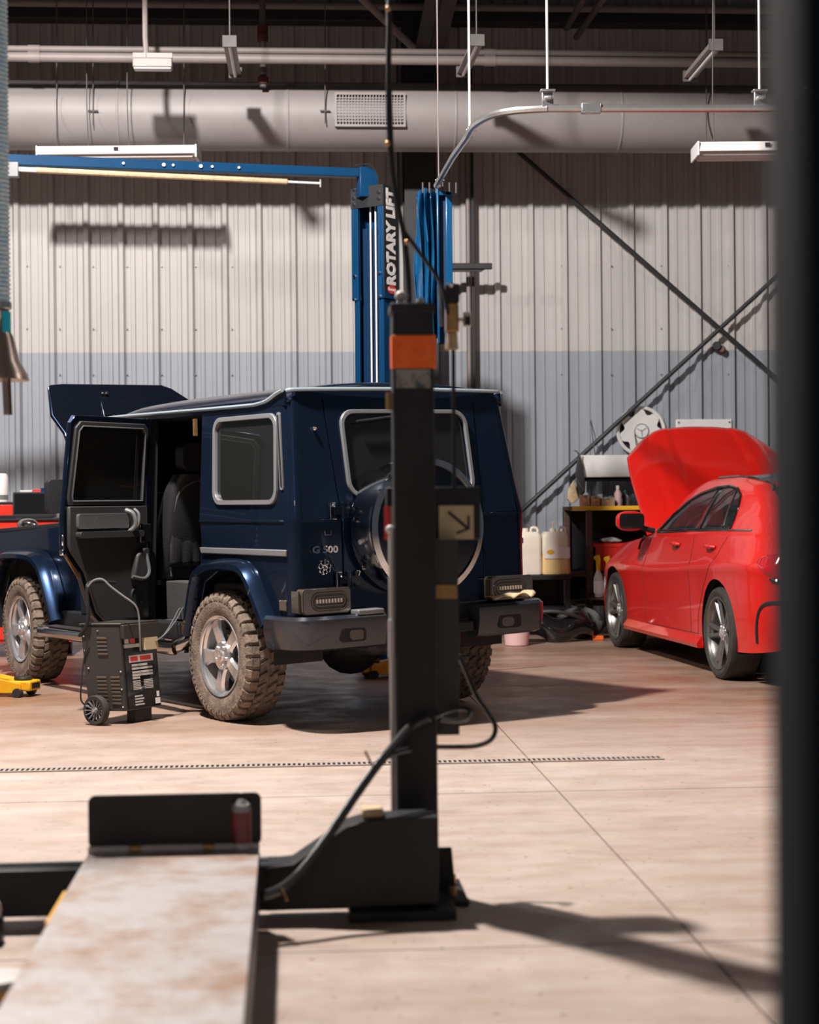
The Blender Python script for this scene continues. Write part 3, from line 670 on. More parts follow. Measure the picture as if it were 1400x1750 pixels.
def foreground():
    z = .228
    b = PF(416, 1446, z); c = PF(414, 1449, z)
    t = thing('spray_can', 'maroon and silver spray can standing at the end of the runway', 'can', (c.x, c.y-.02, z))
    r = .031
    MB().lathe([(0, 0), (r, 0), (r+.001, .004), (r, .008), (r, .125), (r-.003, .132)], n=24).build('body', ['can'], t)
    MB().lathe([(r+.0008, .02), (r+.0008, .112)], n=24, a0=pi-1.8, a1=pi+.9).build('print_band', 'maroon', t)
    MB().lathe([(r-.002, .130), (r-.001, .135), (r*.6, .148), (r*.3, .150), (0, .150)], n=24).build('dome', 'galv', t)
    MB().lathe([(0, .150), (.006, .150), (.006, .166), (0, .168)], n=10).build('nozzle', 'plaster', t)
    # amber jug at lower left
    q = P(-6, 1800, 4.0); q.z = 0
    t = thing('amber_container', 'ribbed amber plastic container with a pale lid at the lower left', 'container', (q.x, q.y, 0))
    pr = [(0, 0), (.095, 0)]
    for i in range(6): z0 = .012+i*.032; pr += [(.105, z0), (.108, z0+.014), (.100, z0+.024)]
    pr += [(.10, .21), (.085, .235), (0, .235)]
    MB().lathe([(a_, b_*.60) for a_, b_ in pr], n=28).build('body', 'amber', t)
    MB().lathe([(.07, .138), (.075, .141), (.072, .158), (.05, .162), (0, .163)], n=24).build('lid', 'plaster', t)
    # dark caster stub at the left edge
    q = PF(-8, 1612)
    t = thing('runway_caster', 'dark post stub with a pale knob at the left edge of the floor', 'caster', (q.x-.012, q.y, 0))
    MB().b2(-.04, .032, -.03, .03, 0, .07).build('stub', 'black', t, bevel=.006); MB().ball((.0, 0, .095), (.03, .025, .035)).build('knob', 'plaster', t)
    # dark upright close to the lens
    a = P(1309, 900, 1.42)
    t = thing('near_post', 'very dark upright post filling the right edge of the picture', 'post', (a.x+.075, a.y-.06, 0))
    MB().prism(rrect(-.075, .075, -.06, .06, .012, 3), 0, 3.2, lambda u, v, k: (u, v, k)).build('shaft', mat('near_post_paint', (.006, .010, .014), .9, spec=.1), t)
    MB().b2(-.11, .11, -.14, .14, 0, .015).build('base_plate', 'black', t, bevel=.003)
    # exhaust hose with cone at upper left
    D = 6.4; x = P(-4, 400, D)
    t = thing('exhaust_hose', 'blue ribbed exhaust hose ending in a metal cone at the left edge', 'hose', (x.x, x.y, P(0, 650, D).z))
    zz = t.location.z; r = .046; zt = P(0, -30, D).z-zz; zb = P(0, 520, D).z-zz
    pr = []; n = int((zt-zb)/.0165)
    for i in range(n):
        z0 = zb+i*.0165; pr += [(r-.005, z0), (r, z0+.004), (r+.001, z0+.008), (r-.004, z0+.0125)]
    MB().lathe(pr, n=28).build('ribbed_hose', 'hose_b', t)
    MB().lathe([(r-.002, zb-.02), (r+.004, zb-.016), (r+.004, zb+.004), (r-.004, zb+.008)], n=28).build('clamp', 'galv', t)
    z1 = P(0, 575, D).z-zz; z2 = P(0, 618, D).z-zz
    MB().lathe([(r-.006, zb-.016), (r-.004, z1+.02), (.055, z1), (.078, z2), (.104, .025), (.112, 0), (.110, 0), (.10, .025), (.07, z2)], n=36).build('cone', 'copper', t)
    MB().lathe([(r+.001, z1+.012), (r+.001, zb-.03)], n=20, a0=pi*1.15, a1=pi*1.5).build('tape', 'cyan', t)
    MB().lathe([(r+.0015, z1+.06), (r+.0015, zb-.03)], n=20, a0=pi*.8, a1=pi*1.13).build('sticker', 'paper', t)
    MB().cyl((.035, -.05, -.13), (.028, -.05, .05), .011, n=8).build('hook_rod', 'copper', t)
    MB().cyl((.046, -.04, -.13), (.040, -.04, .05), .009, n=8).build('hook_rod', 'brown', t)
foreground()
# ================================================================ WHEELS
def cyp(r, th, h): return (r*cos(th), h, r*sin(th))
def three_star(m, c, r, n, u, w=.004, wd=.12):   # centre, radius, normal, up
    n = Vector(n).normalized(); u = Vector(u).normalized(); s = n.cross(u)
    for k in range(3):
        a = 2*pi*k/3; d = u*cos(a)+s*sin(a); e = n.cross(d)
        m.hexa([c-e*r*wd, c+e*r*wd, c+d*r+e*.001, c+d*r-e*.001], [c-e*r*wd*.6+n*w, c+e*r*wd*.6+n*w, c+d*r+e*.0008+n*w, c+d*r-e*.0008+n*w])
def offroad_wheel(parent, loc, rz, steer=0):
    R, w = .372, .25
    prof = [(.228, -.105), (.25, -.122), (.30, -.128), (.338, -.122), (.355, -.10), (.357, 0), (.355, .10), (.338, .122), (.30, .128), (.25, .122), (.228, .105)]
    t = MB().lathe(prof, ax=(0, 1, 0), n=72).build('wheel', 'mud', parent, loc=loc, rot=(0, .4, rz+steer))
    m = MB(); N = 34
    def lug(th0, th1, h0, h1, r0, r1, sk=0, rin=.35, drop=0):
        a = [cyp(rin, th0, h0), cyp(rin, th1, h0), cyp(rin-drop, th1+sk, h1), cyp(rin-drop, th0+sk, h1)]
        b = [cyp(r0, th0+.01, h0), cyp(r0, th1-.01, h0), cyp(r1, th1+sk-.01, h1), cyp(r1, th0+sk+.01, h1)]
        m.hexa(a, b)
    pt = 2*pi/N
    for k in range(N):
        th = k*pt
        for s in (-1, 1):
            o = pt*.5 if s < 0 else 0
            lug(th+o, th+o+pt*.74, s*.066, s*.112, R, R-.006, s*.0)
            lug(th+o+(.02 if k % 2 else .0), th+o+pt*.70, s*.112, s*.130, R-.006, .336, 0, rin=.345, drop=.022)
            lug(th+o+pt*.1, th+o+pt*.72, s*.010, s*.058, R, R, s*pt*.38)
            lug(th+o+pt*.82, th+o+pt*1.04, s*.03, s*.060, R, R, s*pt*.2)
    for k in range(N*2):
        th = k*pt/2
        for s in (-1, 1):
            lug(th, th+pt*.26, s*.124, s*.1295, .334, .334, 0, rin=.318)
    m.build('tread', 'mud', t, smooth=0)
    b = MB(); b.lathe([(.228, -.105), (.215, -.10), (.20, -.06), (.198, .03), (.206, .085), (.226, .104), (.234, .112), (.232, .121), (.224, .119), (.214, .108)], ax=(0, 1, 0), n=48)
    b.build('rim_barrel', 'alu', t)
    MB().cyl((0, -.02, 0), (0, .0, 0), .165, n=40).build('brake_disc', 'alu_d', t)
    m = MB()
    for k in range(5):
        a = 2*pi*k/5+.31; d = Vector((cos(a), 0, sin(a))); e = Vector((-sin(a), 0, cos(a))); y = Vector((0, 1, 0))
        pts = [(.06, .040, .088), (.10, .036, .096), (.16, .040, .100), (.205, .052, .098), (.218, .058, .100)]
        vs = []; fs = []
        for r, hw, h in pts: vs += [d*r-e*hw+y*(h-.016), d*r-e*hw*.72+y*h, d*r+e*hw*.72+y*h, d*r+e*hw+y*(h-.016), d*r+e*hw*.6+y*(h-.05), d*r-e*hw*.6+y*(h-.05)]
        for i in range(len(pts)-1):
            for j in range(6): fs.append((i*6+j, i*6+(j+1) % 6, (i+1)*6+(j+1) % 6, (i+1)*6+j))
        fs += [tuple(range(6)), tuple((len(pts)-1)*6+j for j in range(6))]
        m.add(vs, fs)
    m.build('spokes', 'alu', t, smooth=.5)
    m = MB(); m.lathe([(.078, .06), (.082, .09), (.078, .103), (.034, .106), (.034, .112), (.030, .116), (0, .117)], ax=(0, 1, 0), n=32)
    for k in range(5):
        a = 2*pi*k/5; c = Vector((.056*cos(a), .10, .056*sin(a))); m.cyl(c, c+Vector((0, .012, 0)), .010, n=8)
    three_star(m, Vector((0, .117, 0)), .026, (0, 1, 0), (0, 0, 1), .003)
    m.build('hub_cap', 'alu', t)
    return t
# ================================================================ NAVY OFF-ROADER
def suv():
    cx, cy = c2w(-.403, 10.3917)
    root = thing('off_roader', 'boxy navy blue off-roader with raised bonnet and open rear side door', 'car', (cx, cy, 0), pi/2+.6205-YAW)
    XF = Matrix.Translation((0, 0, .4)) @ Matrix.Rotation(math.radians(-1.2), 4, 'X') @ Matrix.Translation((0, 0, -.4))
    N = lambda: MB(XF)
    W, zb, zg, rb, t_, rr = .814, 1.166, 1.888, -.759, .072, .125
    yu = lambda z: W-t_*(z-zb)/(zg-zb) if z > zb else W
    xu = lambda z: rb+rr*(z-zb)/(zg-zb) if z > zb else rb
    cr = .065                                              # corner radius
    zt = 1.83
    arch_r = [(-.50, .60), (-.365, .80), (-.27, .872), (.045, .872), (.215, .80), (.335, .50)]
    for s in (1, -1):
        sd = lambda u, v, k, s=s: (u, s*(yu(v)-k), v)
        # rear quarter, below the belt and above it
        q = [(rb+cr, .60)]+arch_r+[(.385, .50), (.385, .60), (.27, .86), (.235, 1.0), (.255, zb-.004), (rb+cr, zb-.004)]
        N().prism(q, 0, .03, sd).build('quarter_panel', 'paint', root, bevel=.006)
        win = rrect(-.60, .075, 1.268, 1.738, .065, 6, skew=.055)
        outl = [(xu(zb)+cr, zb), (.255, zb), (.30, zt), (xu(zt)+cr, zt)]
        N().prism(outl, 0, .03, sd, [list(reversed(win))]).build('pillar_panel', 'paint', root, smooth=.5)
        win2 = rrect(-.618, .093, 1.252, 1.754, .08, 6, skew=.055); win3 = rrect(-.590, .065, 1.278, 1.728, .06, 6, skew=.055)
        tr = N().prism(win2, -.014, .01, sd, [list(reversed(win3))]).build('window_seal', 'trim', root, smooth=.5, bevel=.004)
        N().prism(win, .006, .012, sd).build('cargo_window', 'glass', tr, smooth=0)
        # vent slot
        v2 = rrect(-.672, -.640, 1.33, 1.755, .014, 4, skew=.085)
        vt = N().prism(v2, -.008, .01, sd).build('air_vent', 'trim', root, smooth=.5)
        v3 = rrect(-.664, -.648, 1.345, 1.742, .007, 3, skew=.085); N().prism(v3, -.010, .0, sd).build('vent_slot', 'black', vt, smooth=0)
        # front door and wing
        fd = [(1.03, .54), (1.92, .54), (1.95, zb-.004), (1.03, zb-.004)]
        N().prism(fd, 0, .03, sd).build('front_door', 'paint', root, bevel=.006)
        up_ = [(1.03, zb), (1.95, zb), (1.74, zt), (1.03, zt)]; wh = [(1.10, 1.25), (1.84, 1.25), (1.69, 1.76), (1.10, 1.76)]
        N().prism(up_, 0, .03, sd, [list(reversed(wh))]).build('door_window_frame', 'paint', root, smooth=0)
        N().prism(wh, .01, .016, sd).build('door_window', 'glass', root, smooth=0)
        if s < 0:
            N().prism([(.30, .54), (1.02, .54), (1.02, zb-.004), (.255, zb-.004), (.24, 1.0), (.30, .8)], 0, .03, sd).build('rear_side_door', 'paint', root, bevel=.006)
            wr = rrect(.36, .96, 1.25, 1.75, .05, 4)
            N().prism([(.255, zb), (1.03, zb), (1.03, zt), (.30, zt)], 0, .03, sd, [list(reversed(wr))]).build('door_window_frame', 'paint', root, smooth=0)
            N().prism(wr, .01, .016, sd).build('door_window', 'glass', root, smooth=0)
        else:
            # header over the open doorway, B pillar
            N().prism([(.30, 1.785), (1.03, 1.785), (1.03, zt), (.30, zt)], 0, .05, sd).build('door_header', 'paint_d', root, smooth=0)
            N().prism([(1.0, .52), (1.06, .52), (1.06, 1.80), (1.0, 1.80)], 0.0, .08, sd).build('b_pillar', 'black', root, bevel=.01)
            N().tube([(.99, yu(z)-.006, z) for z in (.56, .9, 1.166, 1.5, 1.79)], .016, 8).build('door_seal', 'trim', root)
            N().tube([(.30, yu(1.79)-.02, 1.79), (.262, yu(1.17)-.02, 1.17), (.245, yu(1.0)-.02, 1.0), (.275, W-.02, .87), (.385, W-.02, .62)], .012, 8).build('door_seal', 'black_p', root)
            N().b2(.355, .375, .755, .775, 1.66, 1.76).build('pillar_tag', 'brass', root)
        wg = [(1.95, .54), (2.29, .54), (2.46, .80), (2.60, .88), (3.08, .88), (3.22, .80), (3.34, .60), (3.42, .62), (3.42, 1.06), (1.97, 1.13)]
        N().prism(wg, .055, .085, sd).build('front_wing', 'paint', root, bevel=.008)
        # sill and side step
        N().b2(.36, 2.30, s*(W-.10), s*(W-.005), .44, .545).build('sill', 'black', root, bevel=.012)
        st = N().tube(spline([(.40, s*.80, .47), (.46, s*.895, .418), (.6, s*.91, .412), (2.2, s*.91, .412), (2.32, s*.895, .42), (2.36, s*.80, .47)], 4), .042, 12).build('side_step', 'chrome_d', root)
        N().b2(.62, 2.18, s*.87, s*.945, .447, .458).build('step_tread', 'black_p', st, bevel=.004)
        # side moulding
        N().prism([(-.715, .972), (.228, .972), (.240, 1.007), (-.715, 1.007)], -.014, .002, sd).build('side_moulding', 'trim', root, bevel=.005)
        N().prism([(-.69, zb-.012), (.255, zb-.012), (.255, zb), (-.69, zb)], -.006, .002, sd).build('belt_crease', 'paint', root, bevel=.002)
        # wheel arch flares
        def flare(pl, nm):
            m = N(); n = len(pl); c0 = Vector((sum(p[0] for p in pl)/n, min(p[1] for p in pl)))
            sec = [(.0, W-.03), (.0, .875), (.012, .892), (.042, .890), (.062, .855), (.072, W-.004), (.072, W-.05)]
            vs = []
            for i, p in enumerate(pl):
                a = Vector(pl[max(i-1, 0)]); b = Vector(pl[min(i+1, n-1)]); d = (b-a).normalized(); nn = Vector((-d.y, d.x))
                if nn.dot(Vector(p)-c0) < 0: nn = -nn
                vs += [(p[0]+nn.x*o, s*y, p[1]+nn.y*o) for o, y in sec]
            k = len(sec); fs = [(i*k+j, i*k+(j+1) % k, (i+1)*k+(j+1) % k, (i+1)*k+j) for i in range(n-1) for j in range(k)]
            fs += [tuple(range(k)), tuple((n-1)*k+j for j in range(k))]
            return m.add(vs, fs).build(nm, 'paint', root, smooth=.7)
        sp = lambda L: [(v.x, v.y) for v in spline([Vector((a, b)) for a, b in L], 4)]
        flare(sp([(.335, .485), (.30, .60), (.235, .78), (.18, .845), (.045, .872), (-.12, .880), (-.27, .872), (-.35, .825), (-.42, .73), (-.525, .575)]), 'wheel_arch')
        flare(sp([(2.27, .46), (2.34, .60), (2.44, .77), (2.52, .84), (2.62, .872), (2.84, .88), (3.06, .872), (3.16, .835), (3.24, .75), (3.35, .58)]), 'wheel_arch')
        # inner wheel housings
        for xc in (0, 2.85):
            N().lathe([(.52, 0), (.52, .32)], (xc, s*.80 if s < 0 else .48, .42), (0, 1, 0), n=24, a0=pi*1.0-.1, a1=pi*2+.1).build('wheel_housing', 'black', root)
    # rear face, corners
    def corner(s):
        m = N(); zs = [.60, .8, 1.0, zb-.012, zb-.010, zb, 1.3, 1.5, 1.7, zt]; n = 8; vs = []
        for z in zs:
            x0 = xu(z); y0 = yu(z); o = .006 if zb-.013 < z < zb+.001 else 0
            for i in range(n+1):
                a = pi/2*i/n; vs.append((x0+cr-(cr+o)*sin(a), s*(y0-cr+(cr+o)*cos(a)), z))
        m.add(vs, [(j*(n+1)+i, j*(n+1)+i+1, (j+1)*(n+1)+i+1, (j+1)*(n+1)+i) for j in range(len(zs)-1) for i in range(n)])
        m.build('corner_panel', 'paint', root, smooth=.9)
    corner(1); corner(-1)
    re = lambda u, v, k: (xu(v)+k, u, v)
    yl = lambda z: yu(z)-cr
    for s in (1, -1):
        N().prism([(s*yl(.6), .60), (s*.49, .60), (s*.49, zb-.004), (s*yl(zb), zb-.004)], 0, .03, re).build('rear_side_panel', 'paint', root, bevel=.004)
        N().prism([(s*yl(zb), zb), (s*.49, zb), (s*.525, zt), (s*yl(zt), zt)], 0, .03, re).build('rear_side_panel', 'paint', root, bevel=.004)
        N().prism([(s*yl(zb), zb-.012), (s*.49, zb-.012), (s*.49, zb), (s*yl(zb), zb)], -.006, .002, re).build('belt_crease', 'paint', root, bevel=.002)
        N().prism([(s*yl(zb), .94), (s*.49, .94), (s*.49, .944), (s*yl(zb), .944)], -.003, .002, re).build('panel_crease', 'paint', root)
    dw = [(v, z) for v, z in rrect(-.425, .405, 1.300, 1.745, .07, 6)]
    dl = N().prism([(-.484, .62), (.484, .62), (.484, zb-.004), (-.484, zb-.004)], -.004, .03, re).build('tailgate_lower', 'paint', root, bevel=.005)
    N().prism([(-.484, zb), (.484, zb), (.519, zt), (-.519, zt)], -.004, .03, re, [list(reversed(dw))]).build('tailgate_upper', 'paint', root, smooth=.5)
    sl = N().prism(rrect(-.450, .430, 1.277, 1.767, .088, 6), -.022, .0, re, [list(reversed(rrect(-.428, .408, 1.299, 1.745, .072, 6)))]).build('rear_window_seal', 'trim', root, smooth=.5, bevel=.005)
    N().prism(dw, .004, .012, re).build('rear_window', 'glass', sl, smooth=0)
    N().tube([(xu(1.70)-.03, .33, 1.70), (xu(1.725)-.035, .10, 1.725), (xu(1.74)-.03, -.10, 1.74)], .008, 6).build('wiper', 'black', root)
    # hinges
    for z, dy in ((1.21, -.03), (.83, -.055)):
        h = MB(XF @ Matrix.Translation((0, dy, 0))); h.prism(rrect(.555, .60, z-.045, z+.045, .01, 3), -.016, 0, re); h.prism(rrect(.44, .475, z-.045, z+.045, .01, 3), -.018, 0, re); h.cyl((rb-.022, .52, z-.045), (rb-.022, .52, z+.045), .016, n=10); h.b2(rb-.026, rb-.008, .45, .58, z-.02, z+.02)
        hb = h.build('tailgate_hinge', 'paint_d', root, bevel=.003)
        m = MB(XF @ Matrix.Translation((0, dy, 0)))
        m.tube([(xu(z)-.020, .560, z-.045), (xu(z)-.020, .597, z-.044), (xu(z)-.020, .597, z+.044), (xu(z)-.020, .565, z+.044)], .0035, 6); m.build('hinge_edge', 'chrome', hb); m = MB(XF @ Matrix.Translation((0, dy, 0)))
        m.tube([(xu(z)-.022, .472, z-.02), (xu(z)-.022, .446, z+.044), (xu(z)-.022, .468, z+.048)], .0035, 6)
        m.build('hinge_edge', 'chrome', hb); MB(XF @ Matrix.Translation((0, dy, 0))).ball((xu(z)-.022, .57, z+.02), .007).build('hinge_pin', 'chrome', hb)
    N().ball((xu(1.66)-.012, .60, 1.66), .012).build('reversing_camera', 'chrome', root)
    # lamps
    for s in (1, -1):
        lp = lambda u, v, k, s=s: (rb+k, s*u, v)
        b = N().prism(rrect(.485, .795, .655, .795, .022, 4), -.065, .0, lp).build('tail_lamp', 'lens', root, smooth=.5, bevel=.008)
        N().prism(rrect(.490, .790, .660, .790, .02, 4), -.069, -.064, lp, [list(reversed(rrect(.500, .745, .672, .778, .05, 6)))]).build('lamp_bezel', 'chrome_d', b, smooth=.5)
        for a_, r_ in ((.052, 0), (.030, .02)):
            o = rrect(.505+r_, .74-r_, .678+r_, .772-r_, .047-r_, 6); i_ = rrect(.510+r_, .735-r_, .683+r_, .767-r_, .042-r_, 6)
            N().prism(o, -.072, -.066, lp, [list(reversed(i_))]).build('lamp_ring', 'chrome_d', b, smooth=.5)
        for k in range(9):
            y = .545+k*.0195; N().prism(rrect(y, y+.009, .715, .737, .003, 2), -.074, -.066, lp).build('led', 'led', b)
        N().prism(rrect(.80, .812, .665, .785, .004, 2), -.05, .02, lp).build('lamp_side', 'lens', b, smooth=.5)
        mk = N().b2(-.70, -.63, s*.80, s*.826, .675, .735).build('side_marker', 'lens', root, bevel=.006)
    # badge
    Rz = Matrix(((0, 0, -1), (-1, 0, 0), (0, 1, 0)))  # text x -> -y, text y -> z, normal -> -x
    tx = text('model_badge', 'G 500', .062, 'chrome', root, XF @ Vector((rb-.012, .61, 1.000)), Rz, ext=.005, off=.002); L = max(v.co.x for v in tx.data.vertices)-min(v.co.x for v in tx.data.vertices); tx.scale = (.165/L, .85, 1)
    m = N(); c = Vector((rb-.008, .61, .905)); 
    for k in range(7):
        a = 2*pi*k/7+.2; q = c+Vector((0, .027*cos(a), .027*sin(a))); m.lathe([(.010, 0), (.0125, -.004), (.015, 0), (.0125, .004)], q, (1, 0, 0), n=10, closed=True)
    m.lathe([(.006, 0), (.010, -.005), (.013, 0), (.010, .004)], c, (1, 0, 0), n=12, closed=True)
    m.box(c+Vector((0, 0, .03)), (.01, .012, .03)); m.build('round_emblem', 'chrome', root)
    m = N(); c = Vector((rb-.008, .585, 1.09)); m.tube([c+Vector((0, .02, .012)), c+Vector((0, .018, -.01)), c+Vector((0, -.02, -.01)), c+Vector((0, -.02, .012))], .002, 6); m.build('small_badge', 'chrome_d', root)
    # spare wheel cover
    c = (-.80, .085, 1.105); ax = (-1, 0, 0); R = .375
    sc = N().lathe([(R-.03, -.02), (R, .0), (R, .19), (R-.006, .205), (R-.02, .218)], c, ax, n=64).build('spare_cover', 'chrome_d', root)
    sc.data.materials[0] = K['steel_cover']
    N().lathe([(R-.004, .190), (R+.006, .200), (R+.004, .216), (R-.03, .224), (R-.034, .215)], c, ax, n=64).build('cover_ring', 'chrome', sc)
    N().lathe([(R-.032, .214), (R-.06, .222), (.10, .232), (0, .234)], c, ax, n=64).build('cover_disc', 'paint_d', sc)
    m = N(); m.cyl((-.70, .085, 1.105), (-.86, .085, 1.105), .12, n=20); m.build('spare_mount', 'black', root)
    # bumper halves with fog lamps
    for s in (1, -1):
        m = N(); stn = [(-.60, .80, .90, 0), (-.72, .82, .915, 0), (-.80, .80, .91, 0), (-.88, .74, .87, 0)]
        prof = [(.0, .475), (.02, .462), (.0, .60)]
        pts = [(-.56, .885), (-.70, .890), (-.80, .875), (-.875, .83), (-.91, .76), (-.925, .60), (-.925, .32)]
        pl = spline([Vector((a, b)) for a, b in pts], 4); n = len(pl); vs = []
        sec = [(.10, .645), (.02, .650), (.0, .632), (.0, .560), (.018, .475), (.05, .462), (.12, .465)]
        for i, p in enumerate(pl):
            d = (pl[min(i+1, n-1)]-pl[max(i-1, 0)]).normalized(); nn = Vector((-d.y, d.x))     # inward
            if nn.dot(Vector((-.5, .3))-p) < 0: nn = -nn
            for o, z in sec: q = p+nn*o; vs.append((q.x, s*q.y, z-(.0 if o else 0)))
        k = len(sec); fs = [(i*k+j, i*k+(j+1) % k, (i+1)*k+(j+1) % k, (i+1)*k+j) for i in range(n-1) for j in range(k)]+[tuple(range(k)), tuple((n-1)*k+j for j in range(k))]
        bm = m.add(vs, fs).build('rear_bumper', 'bumper', root, smooth=.7)
        bp = lambda u, v, k, s=s: (-.925+k, s*u, v)
        fr = N().prism(rrect(.46, .62, .505, .578, .018, 4), -.004, .01, bp).build('fog_recess', 'black', bm, smooth=.5)
        N().prism(rrect(.478, .565, .515, .568, .02, 4), -.007, .0, bp).build('fog_lens', 'lens', bm, smooth=.5)
        if s > 0: N().b2(-.92, -.84, .33, .50, .645, .672).build('bumper_step', 'trim', bm, bevel=.006)
        N().b2(-.90, -.70, s*.02 if s > 0 else -.30, s*.30 if s > 0 else -.02, .50, .56).build('bumper_bracket', 'black', root, bevel=.01)
    N().b2(-.78, -.70, -.76, .76, .58, .66).build('rear_crossmember', 'black', root, bevel=.01)
    N().b2(-.80, -.25, -.30, .34, .40, .60).build('fuel_tank', 'black', root, bevel=.04)
    m = MB(); m.cyl((0, -.62, .37), (0, .62, .37), .05); m.ball((0, -.05, .37), (.17, .19, .16)); m.build('rear_axle', 'black', root)
    m = MB(); m.cyl((2.85, -.62, .37), (2.85, .62, .37), .05); m.ball((2.85, .1, .37), (.16, .18, .15)); m.build('front_axle', 'black', root)
    MB().b2(-.6, 3.3, -.45, -.35, .50, .60).build('chassis_rail', 'black', root); MB().b2(-.6, 3.3, .35, .45, .50, .60).build('chassis_rail', 'black', root)
    # roof with drip rail
    def roof(u, v):
        x = -.640+2.43*u; y = -1+2*v
        ze = 1.842+.035*max(0, (1-u*6))**2*0
        g = (1-max(0, (u-.55)/.45)**2.2)*(1-max(0, (.06-u)/.06)**2*.35)
        hw = .742-.10*max(0, (u-.80)/.20)**2
        return (x, hw*y, 1.815+.055*(u < 2)*(1-abs(y)**8)*min(1, .35+g)+.060*g*(1-abs(y)**2.4)-.02*max(0, (u-.8)/.2))
    N().grid(roof, 40, 40).build('roof', 'paint', root, smooth=1.2, solid=.012)
    rl = [(1.80, 1.79), (1.66, 1.812), (1.3, 1.818), (.5, 1.812), (-.22, 1.808), (-.36, 1.812), (-.46, 1.826), (-.55, 1.856), (-.62, 1.872)]
    for s in (1, -1):
        pts = spline([(x, s*(yu(1.82)+.012), z) for x, z in rl], 4)
        N().tube(pts, .0105, 8).build('drip_rail', 'rail_sheen', root)
        N().prism([(a.x, a.z) for a in pts[::2]]+[(-.63, 1.79), (1.78, 1.77)], -.004, .012, lambda u, v, k, s=s: (u, s*(yu(1.82)-k), v)).build('cant_rail', 'paint', root, smooth=0)
    N().tube(spline([(-.62, .735, 1.872), (-.645, .70, 1.876), (-.655, .5, 1.88), (-.66, 0, 1.884), (-.655, -.5, 1.88), (-.645, -.70, 1.876), (-.62, -.735, 1.872)], 5), .0105, 8).build('drip_rail', 'rail_sheen', root)
    N().prism([(-.69, 1.822), (.69, 1.822), (.685, 1.878), (-.685, 1.878)], -.003, .04, lambda u, v, k: (xu(v)+k, u, v)).build('rear_header', 'paint', root, smooth=0)
    # windscreen, cowl, raised bonnet, engine bay front
    N().add([(1.98, .66, 1.18), (1.98, -.66, 1.18), (1.80, -.62, 1.78), (1.80, .62, 1.78)], [(0, 1, 2, 3)]).build('windscreen', 'glass', root, smooth=0, solid=.006)
    N().b2(1.92, 2.05, -.74, .74, 1.05, 1.17).build('cowl', 'black', root, bevel=.01)
    def hood(u, v, k):
        # u across, v along from hinge; leaning forward
        a = math.atan2(.94, .60); return (1.97+v*cos(a)+k*sin(a), u, 1.165+v*sin(a)-k*cos(a))
    hp = [(-.70, 0), (.70, 0), (.70, .70), (.755, .85), (.715, 1.09), (.69, 1.105), (.6, 1.115), (-.17, 1.115), (-.24, 1.085), (-.36, .98), (-.70, .90)]
    hd = N().prism(hp, 0, .03, hood).build('bonnet', 'paint_d', root, bevel=.012, seg=3)
    N().prism([(-.42, .06), (.42, .06), (.36, .96), (-.26, .96)], -.014, .0, hood).build('bonnet_bulge', 'paint_d', hd, bevel=.01)
    q = [Vector(hood(.30+d, 1.02, -.02)) for d in (0, .03)]; m = N(); m.ball(q[0], .012); m.ball(q[1], .010); m.build('washer_jet', 'chrome', hd)
    N().b2(2.05, 3.40, -.70, .70, .60, 1.02).build('engine_bay', 'black', root, bevel=.02)
    N().b2(3.38, 3.44, -.72, .72, .62, 1.08).build('grille_panel', 'black', root, bevel=.01)
    N().prism([(1.97, 1.125), (3.42, 1.06), (3.42, 1.09), (1.97, 1.155)], .06, .12, lambda u, v, k: (u, W-k, v)).build('wing_top', 'black', root, bevel=.006)
    N().ball((3.02, .70, 1.12), (.13, .06, .045)).build('wing_indicator', 'chrome_d', root)
    N().b2(1.98, 2.30, .745, .765, .98, 1.10).build('wing_vent', 'trim', root, bevel=.004)
    N().prism(rrect(-.05, .09, -.11, .11, .03, 4), 0, .07, lambda u, v, k: (1.80+k, .98+u, 1.32+v)).build('door_mirror', 'black', root, bevel=.015)
    N().b2(1.80, 1.84, .80, .95, 1.26, 1.30).build('mirror_arm', 'black', root, bevel=.008)
    # front bumper
    N().b2(3.42, 3.58, -.86, .86, .50, .72).build('front_bumper', 'black', root, bevel=.04)
    # cabin
    N().b2(-.70, 1.95, -.76, .74, .50, .53).build('cabin_floor', 'carpet', root, smooth=0)
    N().b2(-.72, .26, -.74, .74, .53, .80).build('load_floor', 'carpet', root, bevel=.03)
    N().b2(-.60, 1.72, -.70, .70, 1.775, 1.79).build('headliner', 'black', root, smooth=0)
    N().prism([(1.62, .53), (1.96, .53), (1.96, 1.16), (1.72, 1.20), (1.60, 1.10)], -.72, .72, lambda u, v, k: (u, k, v)).build('dashboard', 'black_p', root, bevel=.03)
    N().lathe([(.19, -.014), (.204, 0), (.19, .014), (.176, 0)], (1.52, .38, 1.14), (-.94, 0, .34), n=32, closed=True).build('steering_wheel', 'leather', root)
    def seat(yc, x0):
        b = N(); pr = []
        def back(u, v):
            a = 2*pi*u; z = .78+.66*v; wd = (.255-.03*v-.05*max(0, v-.75)*4*max(0, v-.75)*4)*(.9+.1*sin(pi*v)); th = .075+.02*sin(pi*min(1, v*1.2))
            k = .55; cx_ = math.copysign(abs(cos(a))**k, cos(a)); sx_ = math.copysign(abs(sin(a))**k, sin(a))
            return (x0-.16*v+th*cx_, yc+wd*sx_, z)
        b.grid(back, 32, 18); top = [back(i/32, 1) for i in range(32)]; b.add(top, [tuple(range(32))])
        s_ = b.build('front_seat', 'leather', root, smooth=1.0)
        N().prism(rrect(yc-.25, yc+.25, x0-.02, x0+.50, .06, 4), .74, .90, lambda u, v, k: (v, u, k)).build('seat_cushion', 'leather', s_, bevel=.04, seg=3)
